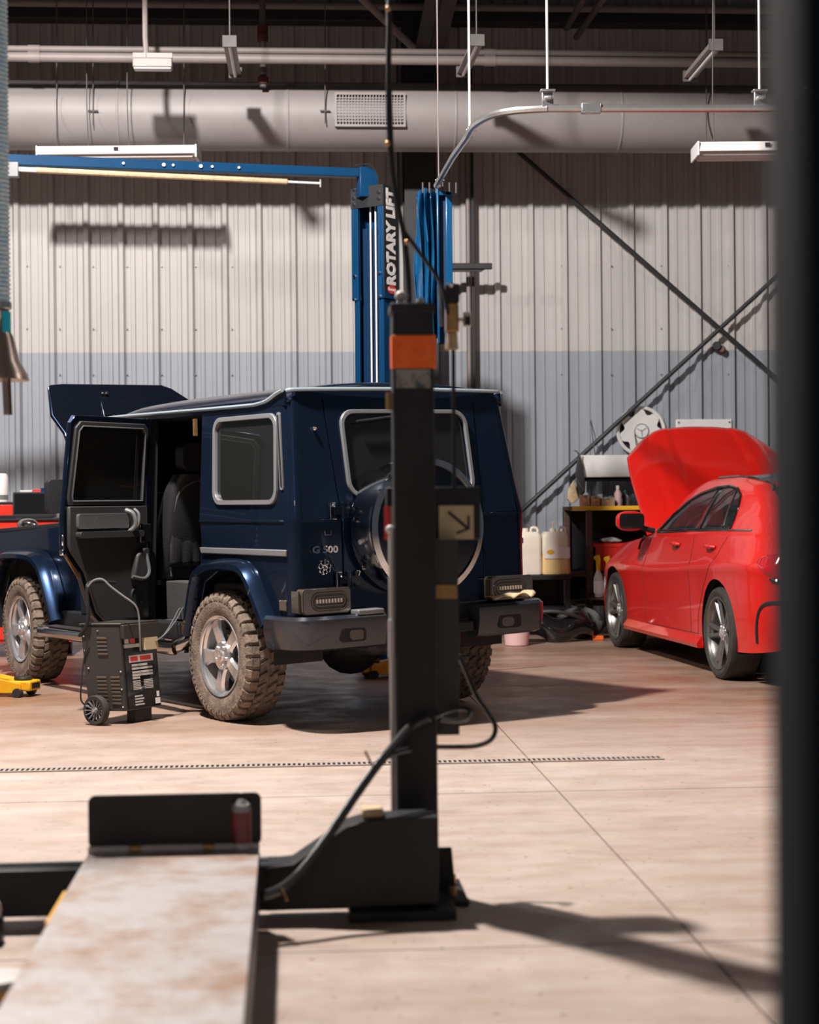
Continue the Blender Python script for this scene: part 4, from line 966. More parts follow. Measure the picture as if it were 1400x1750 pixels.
        N().prism(rrect(yc-.13, yc+.13, 1.455, 1.64, .06, 5), -.05, .05, lambda u, v, k: (x0-.16+k, u, v)).build('headrest', 'leather', s_, bevel=.03, seg=3)
        N().grid(lambda u, v: (x0-.085-.03*(1-v)-.05*v-.012*sin(pi*v)-.012*abs(sin(u*pi*5))*(1-v), yc-.19+.38*u, .86+.27*v), 30, 8).build('seat_pocket', 'leather', s_, smooth=1.2, solid=.01)
        N().tube([(x0-.135+.004, yc-.19+.38*i/12, 1.13+.006*(i % 2)) for i in range(13)], .008, 6).build('pocket_hem', 'trim', s_)
        N().tube(spline([(x0-.10, yc+.175, .80), (x0-.15, yc+.185, 1.1), (x0-.20, yc+.15, 1.33), (x0-.22, yc+.0, 1.40), (x0-.2, yc-.15, 1.33), (x0-.15, yc-.185, 1.1)], 5), .008, 6).build('seat_piping', 'fabric', s_)
    seat(.40, 1.18); seat(-.40, 1.18)
    N().b2(.25, .70, -.65, .60, .60, .86).build('rear_bench', 'leather', root, bevel=.05, seg=3); N().b2(.10, .28, -.65, .60, .80, 1.34).build('bench_back', 'leather', root, bevel=.05, seg=3)
    N().prism(rrect(.55, .95, .56, .70, .05, 4), .55, .78, lambda u, v, k: (u, v, k)).build('footwell_mat', 'carpet', root, bevel=.02)
    # open rear side door (hinged at the B pillar)
    H = XF @ Vector((1.0, .812, 0)); phi = math.radians(68)
    A = MB(); yd = lambda z: -(W-yu(z))
    def dd(u, v, k): return (-u, yd(v)-k, v)            # u from hinge, k inwards
    dout = [(0, .54), (.43, .54), (.50, .60), (.60, .84), (.715, .97), (.735, 1.0), (.735, zb), (.705, 1.74), (.67, 1.785), (0, 1.785)]
    dwin = [(.05, 1.265), (.69, 1.265), (.70, 1.30), (.665, 1.70), (.63, 1.735), (.08, 1.735), (.05, 1.70)]
    door = A.prism(dout, 0, .035, dd, [list(reversed(dwin))]).build('open_side_door', 'paint_d', root, smooth=.4, bevel=.006, loc=H, rot=(math.radians(-1.2), 0, -phi))
    MB().prism([(.04, 1.255), (.705, 1.255), (.672, 1.748), (.04, 1.748)], .012, .017, dd).build('door_glass', 'glass', door, smooth=0)
    wi = [(.065, 1.28), (.675, 1.28), (.682, 1.31), (.648, 1.69), (.62, 1.72), (.09, 1.72), (.065, 1.69)]
    wo = [(.035, 1.255), (.70, 1.255), (.712, 1.30), (.676, 1.71), (.635, 1.75), (.07, 1.75), (.035, 1.71)]
    MB().prism(wo, .030, .050, dd, [list(reversed(wi))]).build('window_surround', 'black_p', door, smooth=.5, bevel=.006)
    MB().tube([dd(*p, .052) for p in wi]+[dd(*wi[0], .052)], .005, 6).build('glass_run', 'fabric', door)
    lower = [(.02, .56), (.42, .56), (.49, .62), (.585, .86), (.70, .99), (.715, 1.02), (.715, 1.25), (.02, 1.25)]
    MB().prism(lower, .034, .060, dd).build('door_card', 'black_p', door, bevel=.012)
    MB().prism(rrect(.215, .655, 1.115, 1.205, .015, 3), .058, .085, dd).build('padded_insert', 'fabric', door, bevel=.010)
    MB().prism(rrect(.10, .66, 1.06, 1.10, .015, 3), .058, .105, dd).build('armrest', 'black_p', door, bevel=.012)
    MB().tube(spline([dd(.235, 1.225, .07), dd(.215, 1.20, .115), dd(.20, 1.13, .12), dd(.22, 1.085, .07)], 5), .014, 8).build('grab_handle', 'trim', door)
    MB().tube(spline([dd(.16, 1.23, .07), dd(.15, 1.20, .10), dd(.15, 1.14, .10), dd(.165, 1.10, .07)], 5), .010, 8).build('grab_handle', 'trim', door)
    MB().b2(-.13, -.03, -.10, -.06, 1.02, 1.14).build('switch_panel', 'black_g', door, bevel=.008)
    MB().prism([(.05, .80), (.20, .80), (.16, .95), (.10, .99), (.05, .99)], .058, .10, dd).build('door_pocket', 'black_p', door, bevel=.012)
    MB().tube(spline([dd(.215, .82, .10), dd(.14, .805, .125), dd(.085, .84, .12), dd(.075, .92, .10), dd(.08, .99, .08)], 5), .011, 8).build('pocket_rim', 'fabric', door)
    MB().lathe([(.055, 0), (.052, .012), (.03, .006), (0, .01)], dd(.14, .70, .06), (0, -1, 0), n=24).build('speaker', 'black', door)
    MB().tube([dd(.735, z, .02) for z in (1.0, zb)]+[dd(.705, 1.74, .02)], .012, 8).build('edge_strip', 'paint', door)
    m = MB(); m.b2(-.742, -.715, -.035, -.005, 1.02, 1.085); m.b2(-.742, -.715, -.035, -.005, .965, 1.0); m.build('latch', 'chrome', door, bevel=.006)
    MB().prism([(.60, .82), (.70, .95), (.70, .965), (.585, .835)], .0, .004, lambda u, v, k: (-u-.012, -.03+k, v)).build('reflector', 'amber', door, smooth=0)
    m = MB(); m.b2(-.10, .02, -.05, -.01, .72, .76); m.b2(-.10, .02, -.05, -.01, 1.05, 1.09); m.build('hinge', 'steel_dark', door, bevel=.004)
    # wheels
    offroad_wheel(root, (0, .735, .372), 0); offroad_wheel(root, (0, -.735, .372), pi)
    offroad_wheel(root, (2.85, .735, .372), 0, -.07); offroad_wheel(root, (2.85, -.735, .372), pi, -.07)
K['steel_cover'] = mat('brushed_cover', (.42, .46, .50), .14, metal=1)
K['bumper'] = mat('bumper_paint', (.030, .034, .045), .22, metal=.35, coat=.6)
suv()
# ================================================================ RED SALOON
def pchip(xs, ys):
    xs = np.array(xs, float); ys = np.array(ys, float); h = np.diff(xs); d = np.diff(ys)/h; m = np.zeros(len(xs)); m[0] = d[0]; m[-1] = d[-1]
    for i in range(1, len(xs)-1):
        if d[i-1]*d[i] > 0: w1 = 2*h[i]+h[i-1]; w2 = h[i]+2*h[i-1]; m[i] = (w1+w2)/(w1/d[i-1]+w2/d[i])
    def f(x):
        i = int(min(max(np.searchsorted(xs, x)-1, 0), len(h)-1)); t = (x-xs[i])/h[i]
        return float((2*t**3-3*t*t+1)*ys[i]+(t**3-2*t*t+t)*h[i]*m[i]+(-2*t**3+3*t*t)*ys[i+1]+(t**3-t*t)*h[i]*m[i+1])
    return f
def inpoly(x, y, P_):
    c = False; j = len(P_)-1
    for i in range(len(P_)):
        (x1, y1), (x2, y2) = P_[i], P_[j]
        if (y1 > y) != (y2 > y) and x < (x2-x1)*(y-y1)/(y2-y1)+x1: c = not c
        j = i
    return c
def near(x, y, P_):
    b = None
    for i in range(len(P_)):
        ax, ay = P_[i-1]; bx, by = P_[i]; dx, dy = bx-ax, by-ay; l = dx*dx+dy*dy
        t = max(0, min(1, ((x-ax)*dx+(y-ay)*dy)/l)) if l else 0; q = (ax+dx*t, ay+dy*t); d = (q[0]-x)**2+(q[1]-y)**2
        if b is None or d < b[0]: b = (d, q)
    return b[1]
def saloon():
    cx, cy = c2w(2.98, 12.0783)
    root = thing('saloon_car', 'glossy red saloon with raised bonnet beside the workbench', 'car', (cx, cy, 0), pi/2+.1451-YAW)
    T = [ # x   ysill zsill ylow zlow  ysh  zsh   yb    zb    yre  zre   zc
     (-1.04, .40, .42, .44, .52, .45, .76, .40, .925, .30, .955, .965),
     (-1.00, .56, .34, .60, .50, .61, .765, .54, .935, .43, .985, 1.00),
     (-.92, .70, .28, .73, .46, .745, .775, .66, .955, .53, 1.03, 1.05),
     (-.75, .79, .245, .815, .44, .83, .785, .745, .975, .61, 1.115, 1.15),
     (-.45, .845, .22, .865, .46, .882, .79, .795, .995, .615, 1.235, 1.29),
     (0, .865, .21, .875, .46, .895, .775, .815, 1.0, .60, 1.345, 1.395),
     (.5, .86, .20, .865, .40, .882, .75, .82, .995, .595, 1.382, 1.43),
     (1.0, .86, .20, .862, .38, .876, .72, .82, .985, .59, 1.375, 1.425),
     (1.4, .86, .20, .862, .38, .874, .70, .82, .97, .59, 1.305, 1.36),
     (1.75, .86, .20, .862, .38, .876, .69, .81, .955, .59, 1.14, 1.18),
     (2.05, .86, .20, .865, .40, .882, .69, .80, .935, .60, .995, 1.015),
     (2.4, .865, .20, .872, .44, .892, .68, .79, .905, .60, .955, .97),
     (2.8, .865, .20, .872, .44, .890, .67, .775, .865, .57, .905, .92),
     (3.2, .82, .21, .835, .40, .83, .62, .69, .785, .50, .83, .845),
     (3.45, .68, .22, .69, .38, .68, .56, .54, .70, .38, .74, .75),
     (3.60, .38, .24, .40, .36, .40, .50, .32, .60, .2, .62, .63)]
    xs = [r[0] for r in T]; Fs = [pchip(xs, [r[i] for r in T]) for i in range(1, 12)]
    def section(x):
        ys_, zs_, yl, zl, yh, zh, yb, zb, yr, zr, zc = [f(x) for f in Fs]
        g = max(0, min(1, (zr-zb)/.25))
        ctl = [(ys_, zs_), (yl, zl), (yh-.010, zh-.09), (yh, zh), (yh-.022, zh+.06), (yb, zb), (yb-.012-.004*g, zb+.02*(zr-zb)/.3), ((yb*.42+yr*.58)+.025*g, zb+(zr-zb)*.58), (yr, zr), (yr*.62, zr+(zc-zr)*.66), (0.0, zc)]
        sub = [6, 5, 4, 4, 5, 1, 7, 7, 5, 6]; out = []
        for i in range(len(ctl)-1):
            p0, p1, p2, p3 = ctl[max(i-1, 0)], ctl[i], ctl[i+1], ctl[min(i+2, len(ctl)-1)]
            if i+2 > len(ctl)-1: p3 = (-ctl[-2][0], ctl[-2][1])
            for k in range(sub[i]):
                t = k/sub[i]; out.append(tuple(.5*(2*b+(c-a)*t+(2*a-5*b+4*c-d)*t*t+(3*b-a-3*c+d)*t**3) for a, b, c, d in zip(p0, p1, p2, p3)))
        out.append(ctl[-1]); return out
    X = sorted(set([round(v, 4) for v in np.linspace(-1.04, -.7, 22)]+[round(v, 4) for v in np.linspace(-.7, 3.3, 186)]+[round(v, 4) for v in np.linspace(3.3, 3.6, 14)]))
    S = [section(x) for x in X]; nr = len(S[0]); KB = 25                      # belt row index
    side_win = [(1.80, .990), (1.50, 1.11), (1.20, 1.225), (.95, 1.285), (.65, 1.325), (.38, 1.335), (.18, 1.315), (.04, 1.265), (-.03, 1.19), (-.06, 1.10), (-.06, 1.05), (-.03, 1.032), (.3, 1.030), (1.0, 1.012)]
    ws = [(2.02, -.62), (2.02, .62), (1.32, .505), (1.25, .3), (1.24, 0), (1.25, -.3), (1.32, -.505)]
    bw = [(-.18, -.45), (-.18, .45), (-.30, .555), (-.50, .585), (-.72, .585), (-.80, .3), (-.80, -.3), (-.72, -.585), (-.50, -.585), (-.30, -.555)]
    hood_p = [(2.10, -.74), (2.10, .74), (2.8, .735), (3.25, .60), (3.40, .3), (3.42, 0), (3.40, -.3), (3.25, -.60), (2.8, -.735)]
    arches = [(0.0, .365), (2.70, .36)]
    ZA = .325
    V = []
    def removed(x, y, z, k):
        if k >= KB and inpoly(x, z, side_win) and y > .30 and k < nr-8: return ('w', side_win)
        if k > KB+12 and inpoly(x, y, ws): return ('t', ws)
        if k > KB+12 and inpoly(x, y, bw): return ('t', bw)
        if k >= KB and inpoly(x, y, hood_p): return ('t', hood_p)
        if k < KB:
            for xc, r in arches:
                if (x-xc)**2+(z-ZA)**2 < r*r: return ('a', (xc, r))
        return None
    rem = [[removed(X[i], S[i][k][0], S[i][k][1], k) for k in range(nr)] for i in range(len(X))]
    co = [[[X[i], S[i][k][0], S[i][k][1]] for k in range(nr)] for i in range(len(X))]
    def surf_y(x, z, kmin, kmax):
        s = section(min(max(x, -1.04), 3.6)); best = None
        for k in range(kmin, kmax):
            (ya, za), (yb, zb) = s[k], s[k+1]
            if min(za, zb)-1e-6 <= z <= max(za, zb)+1e-6:
                t = (z-za)/(zb-za) if abs(zb-za) > 1e-9 else 0; y = ya+(yb-ya)*t
                if best is None or y > best: best = y
        return best if best is not None else s[kmin][0]
    def surf_z(x, y):
        s = section(x); y = abs(y); b = s[-1][1]
        for k in range(KB, nr-1):
            (ya, za), (yb, zb) = s[k], s[k+1]
            if min(ya, yb)-1e-6 <= y <= max(ya, yb)+1e-6: t = (y-ya)/(yb-ya) if abs(yb-ya) > 1e-9 else 0; b = za+(zb-za)*t
        return b
    keep = []
    for i in range(len(X)-1):
        for k in range(nr-1):
            c = [(i, k), (i+1, k), (i+1, k+1), (i, k+1)]
            if all(rem[a][b] for a, b in c): continue
            keep.append(c)
            for a, b in c:
                r = rem[a][b]
                if r and r is not True:
                    x, y, z = co[a][b]
                    if r[0] == 'a':
                        xc, rad = r[1]; d = math.hypot(x-xc, z-ZA) or 1e-6; x2 = xc+(x-xc)*rad/d; z2 = ZA+(z-ZA)*rad/d; co[a][b] = [x2, surf_y(x2, z2, 0, KB), z2]
                    elif r[0] == 'w': x2, z2 = near(x, z, r[1]); co[a][b] = [x2, surf_y(x2, z2, KB-1, nr-1), z2]
                    else: x2, y2 = near(x, y, r[1]); co[a][b] = [x2, y2, surf_z(x2, y2)]
                    rem[a][b] = True
    vs = []; idx = {}; fs = []
    for s in (1, -1):
        for c in keep:
            f = []
            for a, b in c:
                key = (a, b, s)
                if key not in idx: idx[key] = len(vs); x, y, z = co[a][b]; vs.append((x, s*y, z))
                f.append(idx[key])
            fs.append(tuple(f if s > 0 else reversed(f)))
    m = MB(); m.add(vs, fs)
    rear = [(X[0], y, z) for y, z in S[0]]; m.add(rear+[(x, -y, z) for x, y, z in reversed(rear[:-1])], [tuple(range(2*nr-1))])
    frn = [(X[-1], y, z) for y, z in S[-1]]; m.add(frn+[(x, -y, z) for x, y, z in reversed(frn[:-1])], [tuple(range(2*nr-1))])
    body = m.build('body_shell', 'red', root, smooth=.75)
    # floor pan and engine bay
    MB().b2(-.95, 3.35, -.62, .62, .19, .24).build('floor_pan', 'black', root, smooth=0); MB().b2(.42, 2.28, -.84, .84, .19, .23).build('floor_pan', 'black', root, smooth=0)
    MB().b2(2.10, 3.3, -.60, .60, .35, .80).build('engine_bay', 'black', root, bevel=.03)
    MB().b2(.35, 1.9, -.76, .76, .24, .62).build('cabin_tub', 'black', root, bevel=.03)
    # wheel housings
    for xc, r in arches:
        for s in (1, -1):
            MB().lathe([(r-.002, 0), (r+.005, .27)], (xc, s*.86 if s < 0 else .59, ZA), (0, 1, 0), n=28, a0=pi-.35, a1=2*pi+.35).build('wheel_housing', 'black', root)
            MB().b2(xc-r, xc+r, s*.575, s*.585, .2, ZA+r).build('wheel_housing', 'black', root, smooth=0)
    # glazing: panes and black surrounds follow the shell
    def pane(poly, nm, n, off, s, mt, kind, parent=root):
        mb = MB(); x0 = min(p[0] for p in poly); x1 = max(p[0] for p in poly); N_ = n; vs = []; fs = []; rows = []
        for i in range(N_+1):
            x = x0+(x1-x0)*(i/N_); x = min(max(x, x0+1e-4), x1-1e-4); ints = []
            for j in range(len(poly)):
                (ax, ay), (bx, by) = poly[j-1], poly[j]
                if (ax > x) != (bx > x): ints.append(ay+(by-ay)*(x-ax)/(bx-ax))
            lo, hi = min(ints), max(ints); rows.append([])
            for k in range(9):
                q = lo+(hi-lo)*k/8
                p = (x, s*(surf_y(x, q, KB-1, nr-1)+off), q) if kind == 'w' else (x, q, surf_z(x, q)+off)
                rows[-1].append(len(vs)); vs.append(p)
        for i in range(N_):
            for k in range(8): fs.append((rows[i][k], rows[i+1][k], rows[i+1][k+1], rows[i][k+1]))
        return mb.add(vs, fs).build(nm, mt, parent, smooth=1.2)
    def strip(poly, nm, s, kind, r, mt, closed=True):
        pts = []; n = len(poly)
        for j in range(n if closed else n-1):
            a, b = Vector(poly[j]), Vector(poly[(j+1) % n]); c = max(1, int((b-a).length/.04))
            for k in range(c):
                q = a+(b-a)*k/c; pts.append((q.x, s*(surf_y(q.x, q.y, KB-1, nr-1)+.001), q.y) if kind == 'w' else (q.x, q.y, surf_z(q.x, q.y)+.001))
        return MB().tube(pts, r, 6, closed=closed).build(nm, mt, root)
    for s in (1, -1):
        pane(side_win, 'side_window', 60, -.006, s, 'glass_c', 'w'); strip(side_win, 'window_surround', s, 'w', .011, 'black_g')
        strip([(-.44, 1.032), (.3, 1.022), (1.0, 1.004), (1.74, .978)], 'waist_trim', s, 'w', .009, 'chrome_d', False)
        # B and C pillars across the glass
        for xa, xb, wd in ((.64, .56, .045), (.12, .20, .012)):
            lo, hi = 1.03, (1.33 if xa > .3 else 1.31); vs = []
            for k in range(9):
                z = lo+(hi-lo)*k/8; x = xa+(xb-xa)*k/8
                vs += [(x-wd, s*(surf_y(x-wd, z, KB-1, nr-1)-.002), z), (x+wd, s*(surf_y(x+wd, z, KB-1, nr-1)-.002), z)]
            MB().add(vs, [(2*k, 2*k+1, 2*k+3, 2*k+2) for k in range(8)]).build('window_pillar', 'black_g', root, smooth=1, solid=.01)
    pane(ws, 'windscreen', 30, -.006, 1, 'glass_c', 't'); strip(ws, 'windscreen_seal', 1, 't', .010, 'black')
    pane(bw, 'rear_window', 24, -.004, 1, 'glass', 't'); strip(bw, 'rear_window_seal', 1, 't', .010, 'black')
    # black roof panel
    rp = [(-.14, -.47), (-.14, .47), (.3, .52), (.9, .53), (1.18, .47), (1.22, 0), (1.18, -.47), (.9, -.53), (.3, -.52)]
    pane(rp, 'roof_panel', 30, .003, 1, 'black_g', 't')
    # dark trim between roof and rear glass
    for s in (1, -1):
        pts = [(x, s*y, surf_z(x, y)+.002) for x, y in ((.9, .545), (.5, .545), (.2, .54), (-.02, .53), (-.16, .52), (-.30, .565))]
        MB().tube(pts, .014, 6).build('roof_strip', 'black_g', root)
    # panel gaps
    def gap(pl, nm='panel_gap', r=.0035, s=1, mt='black'):
        pts = []
        for j in range(len(pl)-1):
            a, b = Vector(pl[j]), Vector(pl[j+1]); c = max(1, int((b-a).length/.03))
            for k in range(c+(j == len(pl)-2)): q = a+(b-a)*k/c; pts.append((q.x, s*(surf_y(q.x, q.y, 0, KB)), q.y))
        return MB().tube(pts, r, 5).build(nm, mt, root)
    for s in (1, -1):
        gap([(.64, .985), (.65, .7), (.62, .28)], s=s, r=.0025); gap([(1.80, .94), (1.86, .7), (1.80, .28)], s=s, r=.0025)
        gap([(-.08, .985), (.02, .85), (.30, .62), (.44, .42), (.46, .28)], s=s, r=.0025); gap([(.45, .28), (1.80, .27)], s=s, r=.0025)
        # body creases: falling shoulder line and rising sill line
        # side skirt
        sk = MB(); vs = []
        for k in range(25):
            x = .37+(2.33-.37)*k/24; vs += [(x, s*.80, .185), (x, s*.895, .185), (x, s*.905, .215), (x, s*.868, .265), (x, s*.80, .265)]
        sk.add(vs, [(k*5+j, k*5+(j+1) % 5, (k+1)*5+(j+1) % 5, (k+1)*5+j) for k in range(24) for j in range(5)]+[tuple(range(5)), tuple(120+j for j in range(5))]).build('side_skirt', 'red', root, smooth=.5)
        # handles
        for x in (1.08, .22):
            z = .90; y = surf_y(x, z, 0, KB)
            MB().ball((x-.04, s*(y-.004), z-.012), (.055, .010, .028), 16, 8).build('handle_recess', 'black', root)
            MB().tube(spline([(x+.07, s*(y+.002), z+.008), (x+.02, s*(y+.034), z+.012), (x-.08, s*(y+.034), z+.012), (x-.12, s*(y+.004), z+.008)], 4), .012, 8).build('door_handle', 'red', root)
        # mirrors
        mh = MB(); mh.grid(lambda u, v: (1.74+.085*math.copysign(abs(sin(pi*v)*cos(2*pi*u))**.8, cos(2*pi*u))*(1.0 if cos(2*pi*u) > 0 else .5), s*(1.00+.115*math.copysign(abs(sin(pi*v)*sin(2*pi*u))**.75, sin(2*pi*u))), 1.075+.078*math.copysign(abs(cos(pi*v))**.7, cos(pi*v))), 24, 14)
        mo = mh.build('door_mirror', 'red', root, smooth=1.2)
        MB().prism(rrect(-.10, .10, -.060, .060, .03, 5), 0, .008, lambda u, v, k, s=s: (1.698-k, s*(1.0+u), 1.075+v)).build('mirror_glass', 'black_g', mo, smooth=.5)
        MB().tube([(1.76, s*.80, .995), (1.75, s*.87, 1.01), (1.74, s*.92, 1.03)], .022, 8).build('mirror_foot', 'black', root)
        # tail lamp follows the corner
        tp = []; vs = []; n1, n2 = 14, 8
        for i in range(n1+1):
            x = -.70-.33*i/n1
            for k in range(n2+1):
                f = k/n2; lo = .83-.16*(i/n1)**.7; hi = .85+.065*(i/n1)**.6; z = lo+(hi-lo)*f
                vs.append((x, s*(surf_y(x, z, 0, KB+2)+.005), z))
        tl = MB().add(vs, [(i*(n2+1)+k, (i+1)*(n2+1)+k, (i+1)*(n2+1)+k+1, i*(n2+1)+k+1) for i in range(n1) for k in range(n2)]).build('tail_lamp', 'red_lens', root, smooth=1.2, solid=.01)
        pts = [(-.84-.19*i/8, s*(surf_y(-.84-.19*i/8, .715-.02*i/8, 0, KB)+.008), .72-.02*i/8) for i in range(9)]
        MB().tube(pts, [.006+.012*sin(pi*(i+1)/10) for i in range(9)], 8).build('lamp_insert', 'chrome', tl)
        # bumper air slit
        pts = [(-.66, .30), (-.68, .42), (-.72, .52), (-.80, .565), (-.93, .575)]
        sl = [Vector(p) for p in pts]; sl = spline(sl, 5)
        MB().tube([(p.x, s*(surf_y(p.x, p.y, 0, KB)-.002), p.y) for p in sl], .014, 6).build('bumper_slit', 'black', root)
        MB().tube([(2.02, s*.80, .95), (1.99, s*.845, .90), (1.95, s*.872, .85)], .010, 6).build('wing_trim', 'black', root)
    # bonnet, open
    a = math.radians(43); hx, hz = 2.08, .985
    def hood(u, v):
        l = 1.36*u; wd = .755-.03*u-.06*max(0, (u-.45)/.55)**2; yy = -1+2*v
        end = 1-.16*abs(yy)**3.0*u
        lx = l*end; d = -.12*(lx/1.36)**2+.05*(1-yy*yy)-.05*abs(yy)**6+.012*(abs(abs(yy)-.55) < .12)
        return (hx+lx*cos(a)-d*sin(a), wd*yy*(1-.10*max(0, u-.86)/.14*abs(yy)), hz+lx*sin(a)+d*cos(a))
    hd = MB().grid(hood, 40, 48).build('bonnet', 'red', root, smooth=1.0, solid=.018)
    MB().tube([(3.0, -.55, .75), (2.75, -.55, 1.30)], .008, 8).build('bonnet_stay', 'black', root)
    # interior
    for s in (1, -1):
        MB().prism([(-.10, .5), (1.9, .5), (1.85, .965), (1.0, .985), (-.10, 1.0)], 0, .02, lambda u, v, k, s=s: (u, s*(.775+k), v)).build('door_card', 'black_p', root, smooth=0)
    pane([(-.10, -.5), (-.10, .5), (1.2, .5), (1.2, -.5)], 'headliner', 20, -.03, 1, 'black', 't')
    for s in (1, -1):
        for x in (1.25, .25):
            st = MB().prism([(x-.10, .50), (x+.35, .50), (x+.35, .60), (x+.02, .62), (x-.12, 1.02), (x-.24, 1.0)], -.22, .22, lambda u, v, k, s=s: (u, s*.36+k, v)).build('seat', 'leather', root, bevel=.05, seg=3)
            MB().b2(x-.25, x-.16, s*.36-.11, s*.36+.11, 1.03, 1.20).build('headrest', 'leather', root, bevel=.03, seg=3)
    MB().b2(1.70, 2.05, -.72, .72, .60, .95).build('dashboard', 'black_p', root, bevel=.04)
    MB().b2(-.75, .0, -.70, .70, .85, .97).build('parcel_shelf', 'black_p', root, bevel=.03)
    # wheels
    def wheel(loc, rz):
        t = MB().lathe([(.246, -.10), (.256, -.108), (.288, -.114), (.308, -.104), (.317, -.085), (.318, 0), (.317, .085), (.308, .104), (.288, .114), (.256, .108), (.246, .10)], ax=(0, 1, 0), n=64).build('wheel', 'rubber', root, loc=loc, rot=(0, .2, rz))
        g = MB()
        for h in (-.06, -.02, .02, .06): g.lathe([(.3185, h-.004), (.316, h), (.3185, h+.004)], ax=(0, 1, 0), n=64)
        g.build('tread_grooves', 'black', t)
        MB().lathe([(.246, -.10), (.23, -.09), (.22, .0), (.225, .06), (.242, .088), (.252, .100), (.250, .110), (.239, .104), (.232, .085)], ax=(0, 1, 0), n=48).build('rim_barrel', 'alu_d', t)
        MB().cyl((0, -.01, 0), (0, .01, 0), .155, n=36).build('brake_disc', 'alu_d', t)
        m = MB(); y = Vector((0, 1, 0))
        for k in range(5):
            for q in (-.17, .17):
                an = 2*pi*k/5+.2; d = Vector((cos(an), 0, sin(an))); e = Vector((-sin(an), 0, cos(an)))
                p0 = d*.045+e*q*.06; p1 = d*.235*cos(q)+e*.235*sin(q)
                dr = (p1-p0).normalized(); ee = Vector((-dr.z, 0, dr.x)); vs = []
                for t_, hw, h in ((0, .024, .070), (.5, .018, .082), (1, .020, .092)):
                    p = p0+(p1-p0)*t_; vs += [p-ee*hw+y*(h-.015), p-ee*hw*.5+y*h, p+ee*hw*.5+y*h, p+ee*hw+y*(h-.015), p+y*(h-.045)]
                m.add(vs, [(i*5+j, i*5+(j+1) % 5, (i+1)*5+(j+1) % 5, (i+1)*5+j) for i in range(2) for j in range(5)]+[tuple(range(5)), tuple(10+j for j in range(5))])
        m.build('spokes', 'alu_d', t, smooth=.5)
        m = MB(); m.lathe([(.062, .03), (.060, .066), (.036, .076), (.034, .083), (0, .084)], ax=(0, 1, 0), n=28)
        three_star(m, Vector((0, .084, 0)), .028, (0, 1, 0), (0, 0, 1), .003)
        for k in range(5): c = Vector((.048*cos(2*pi*k/5), .07, .048*sin(2*pi*k/5))); m.cyl(c, c+Vector((0, .008, 0)), .008, n=8)
        m.build('hub_cap', 'alu', t)
    for x in (0, 2.70):
        for s in (1, -1): wheel((x, s*.765, .318), 0 if s > 0 else pi)
saloon()
# ================================================================ THINGS ALONG THE BACK WALL
def wheel_cover():
    c = PY(1095, 737, YW-.06); R = .245
    t = thing('wheel_cover', 'white plastic wheel cover with a three-pointed star hung on the wall', 'wheel cover', c)
    ax = (0, -1, 0)
    MB().lathe([(R-.02, .0), (R, .01), (R, .03), (R-.012, .040), (R-.03, .034), (R-.036, .02)], ax=ax, n=48).build('rim', 'wheel_cover', t)
    MB().cyl((0, -.004, 0), (0, .006, 0), R-.02, n=40).build('back_disc', 'black', t)
    pts = []
    n = 7
    for k in range(n):
        a = 2*pi*k/n+.3
        for da, r in ((-.5, R-.035), (-.34, R-.030), (-.24, R-.045), (-.12, R-.072), (0, R-.080), (.12, R-.072), (.24, R-.045), (.34, R-.030)):
            pts.append((r*cos(a+da*2*pi/n), r*sin(a+da*2*pi/n)))
    MB().prism(pts, .03, .048, lambda u, v, k: (u, -k, v)).build('face', 'wheel_cover', t, bevel=.008)
    MB().lathe([(.075, .046), (.073, .056), (.066, .058), (.064, .05)], ax=ax, n=32).build('hub_ring', 'trim', t)
    MB().lathe([(.065, .046), (.064, .053), (0, .056)], ax=ax, n=32).build('hub_disc', 'wheel_cover', t)
    m = MB(); three_star(m, Vector((0, -.056, 0)), .060, (0, -1, 0), (.05, 0, -1), .004, .09); m.build('star', 'trim', t)
wheel_cover()
def wall_board():
    a = PY(1155, 717, YW-.05); b = PY(1250, 717, YW-.05)
    t = thing('wall_board', 'narrow white board screwed to the wall above the red bonnet', 'board', ((a.x+b.x)/2, a.y, a.z))
    w = b.x-a.x; MB().b2(-w/2, w/2, -.02, .02, -.30, 0).build('panel', 'white', t, bevel=.006)
    for s in (-1, 1): MB().cyl((s*(w/2-.025), -.02, -.03), (s*(w/2-.025), -.028, -.03), .010, n=8).build('screw', 'trim', t)
    a = PY(993, 778, YW-.25); b = PY(1115, 815, YW-.25)
    t = thing('bench_lamp', 'dusty white reflector lamp hanging over the workbench', 'lamp', ((a.x+b.x)/2, a.y, b.z)); w = b.x-a.x; h = a.z-b.z
    MB().prism([(-.06, 0), (.06, 0), (.06, .02), (.045, h*.55), (.025, h), (-.025, h), (-.045, h*.55), (-.06, .02)], -w/2, w/2, lambda u, v, k: (k, u, v)).build('reflector', 'white', t, bevel=.006)
    MB().cyl((-w/2, 0, -.02), (w/2, 0, -.02), .02, n=10).build('tube_lamp', 'black', t)
    for s in (-1, 1): MB().b2(s*w/2-.006, s*w/2+.006, -.06, .06, -.03, h).build('end_cap', 'white', t)
    for s in (-.6, .6): MB().cyl((s*w/2, 0, h), (s*w/2, .24, h+.35), .005, n=6).build('hanger_wire', 'girder', t)
wall_board()
YB = 15.75
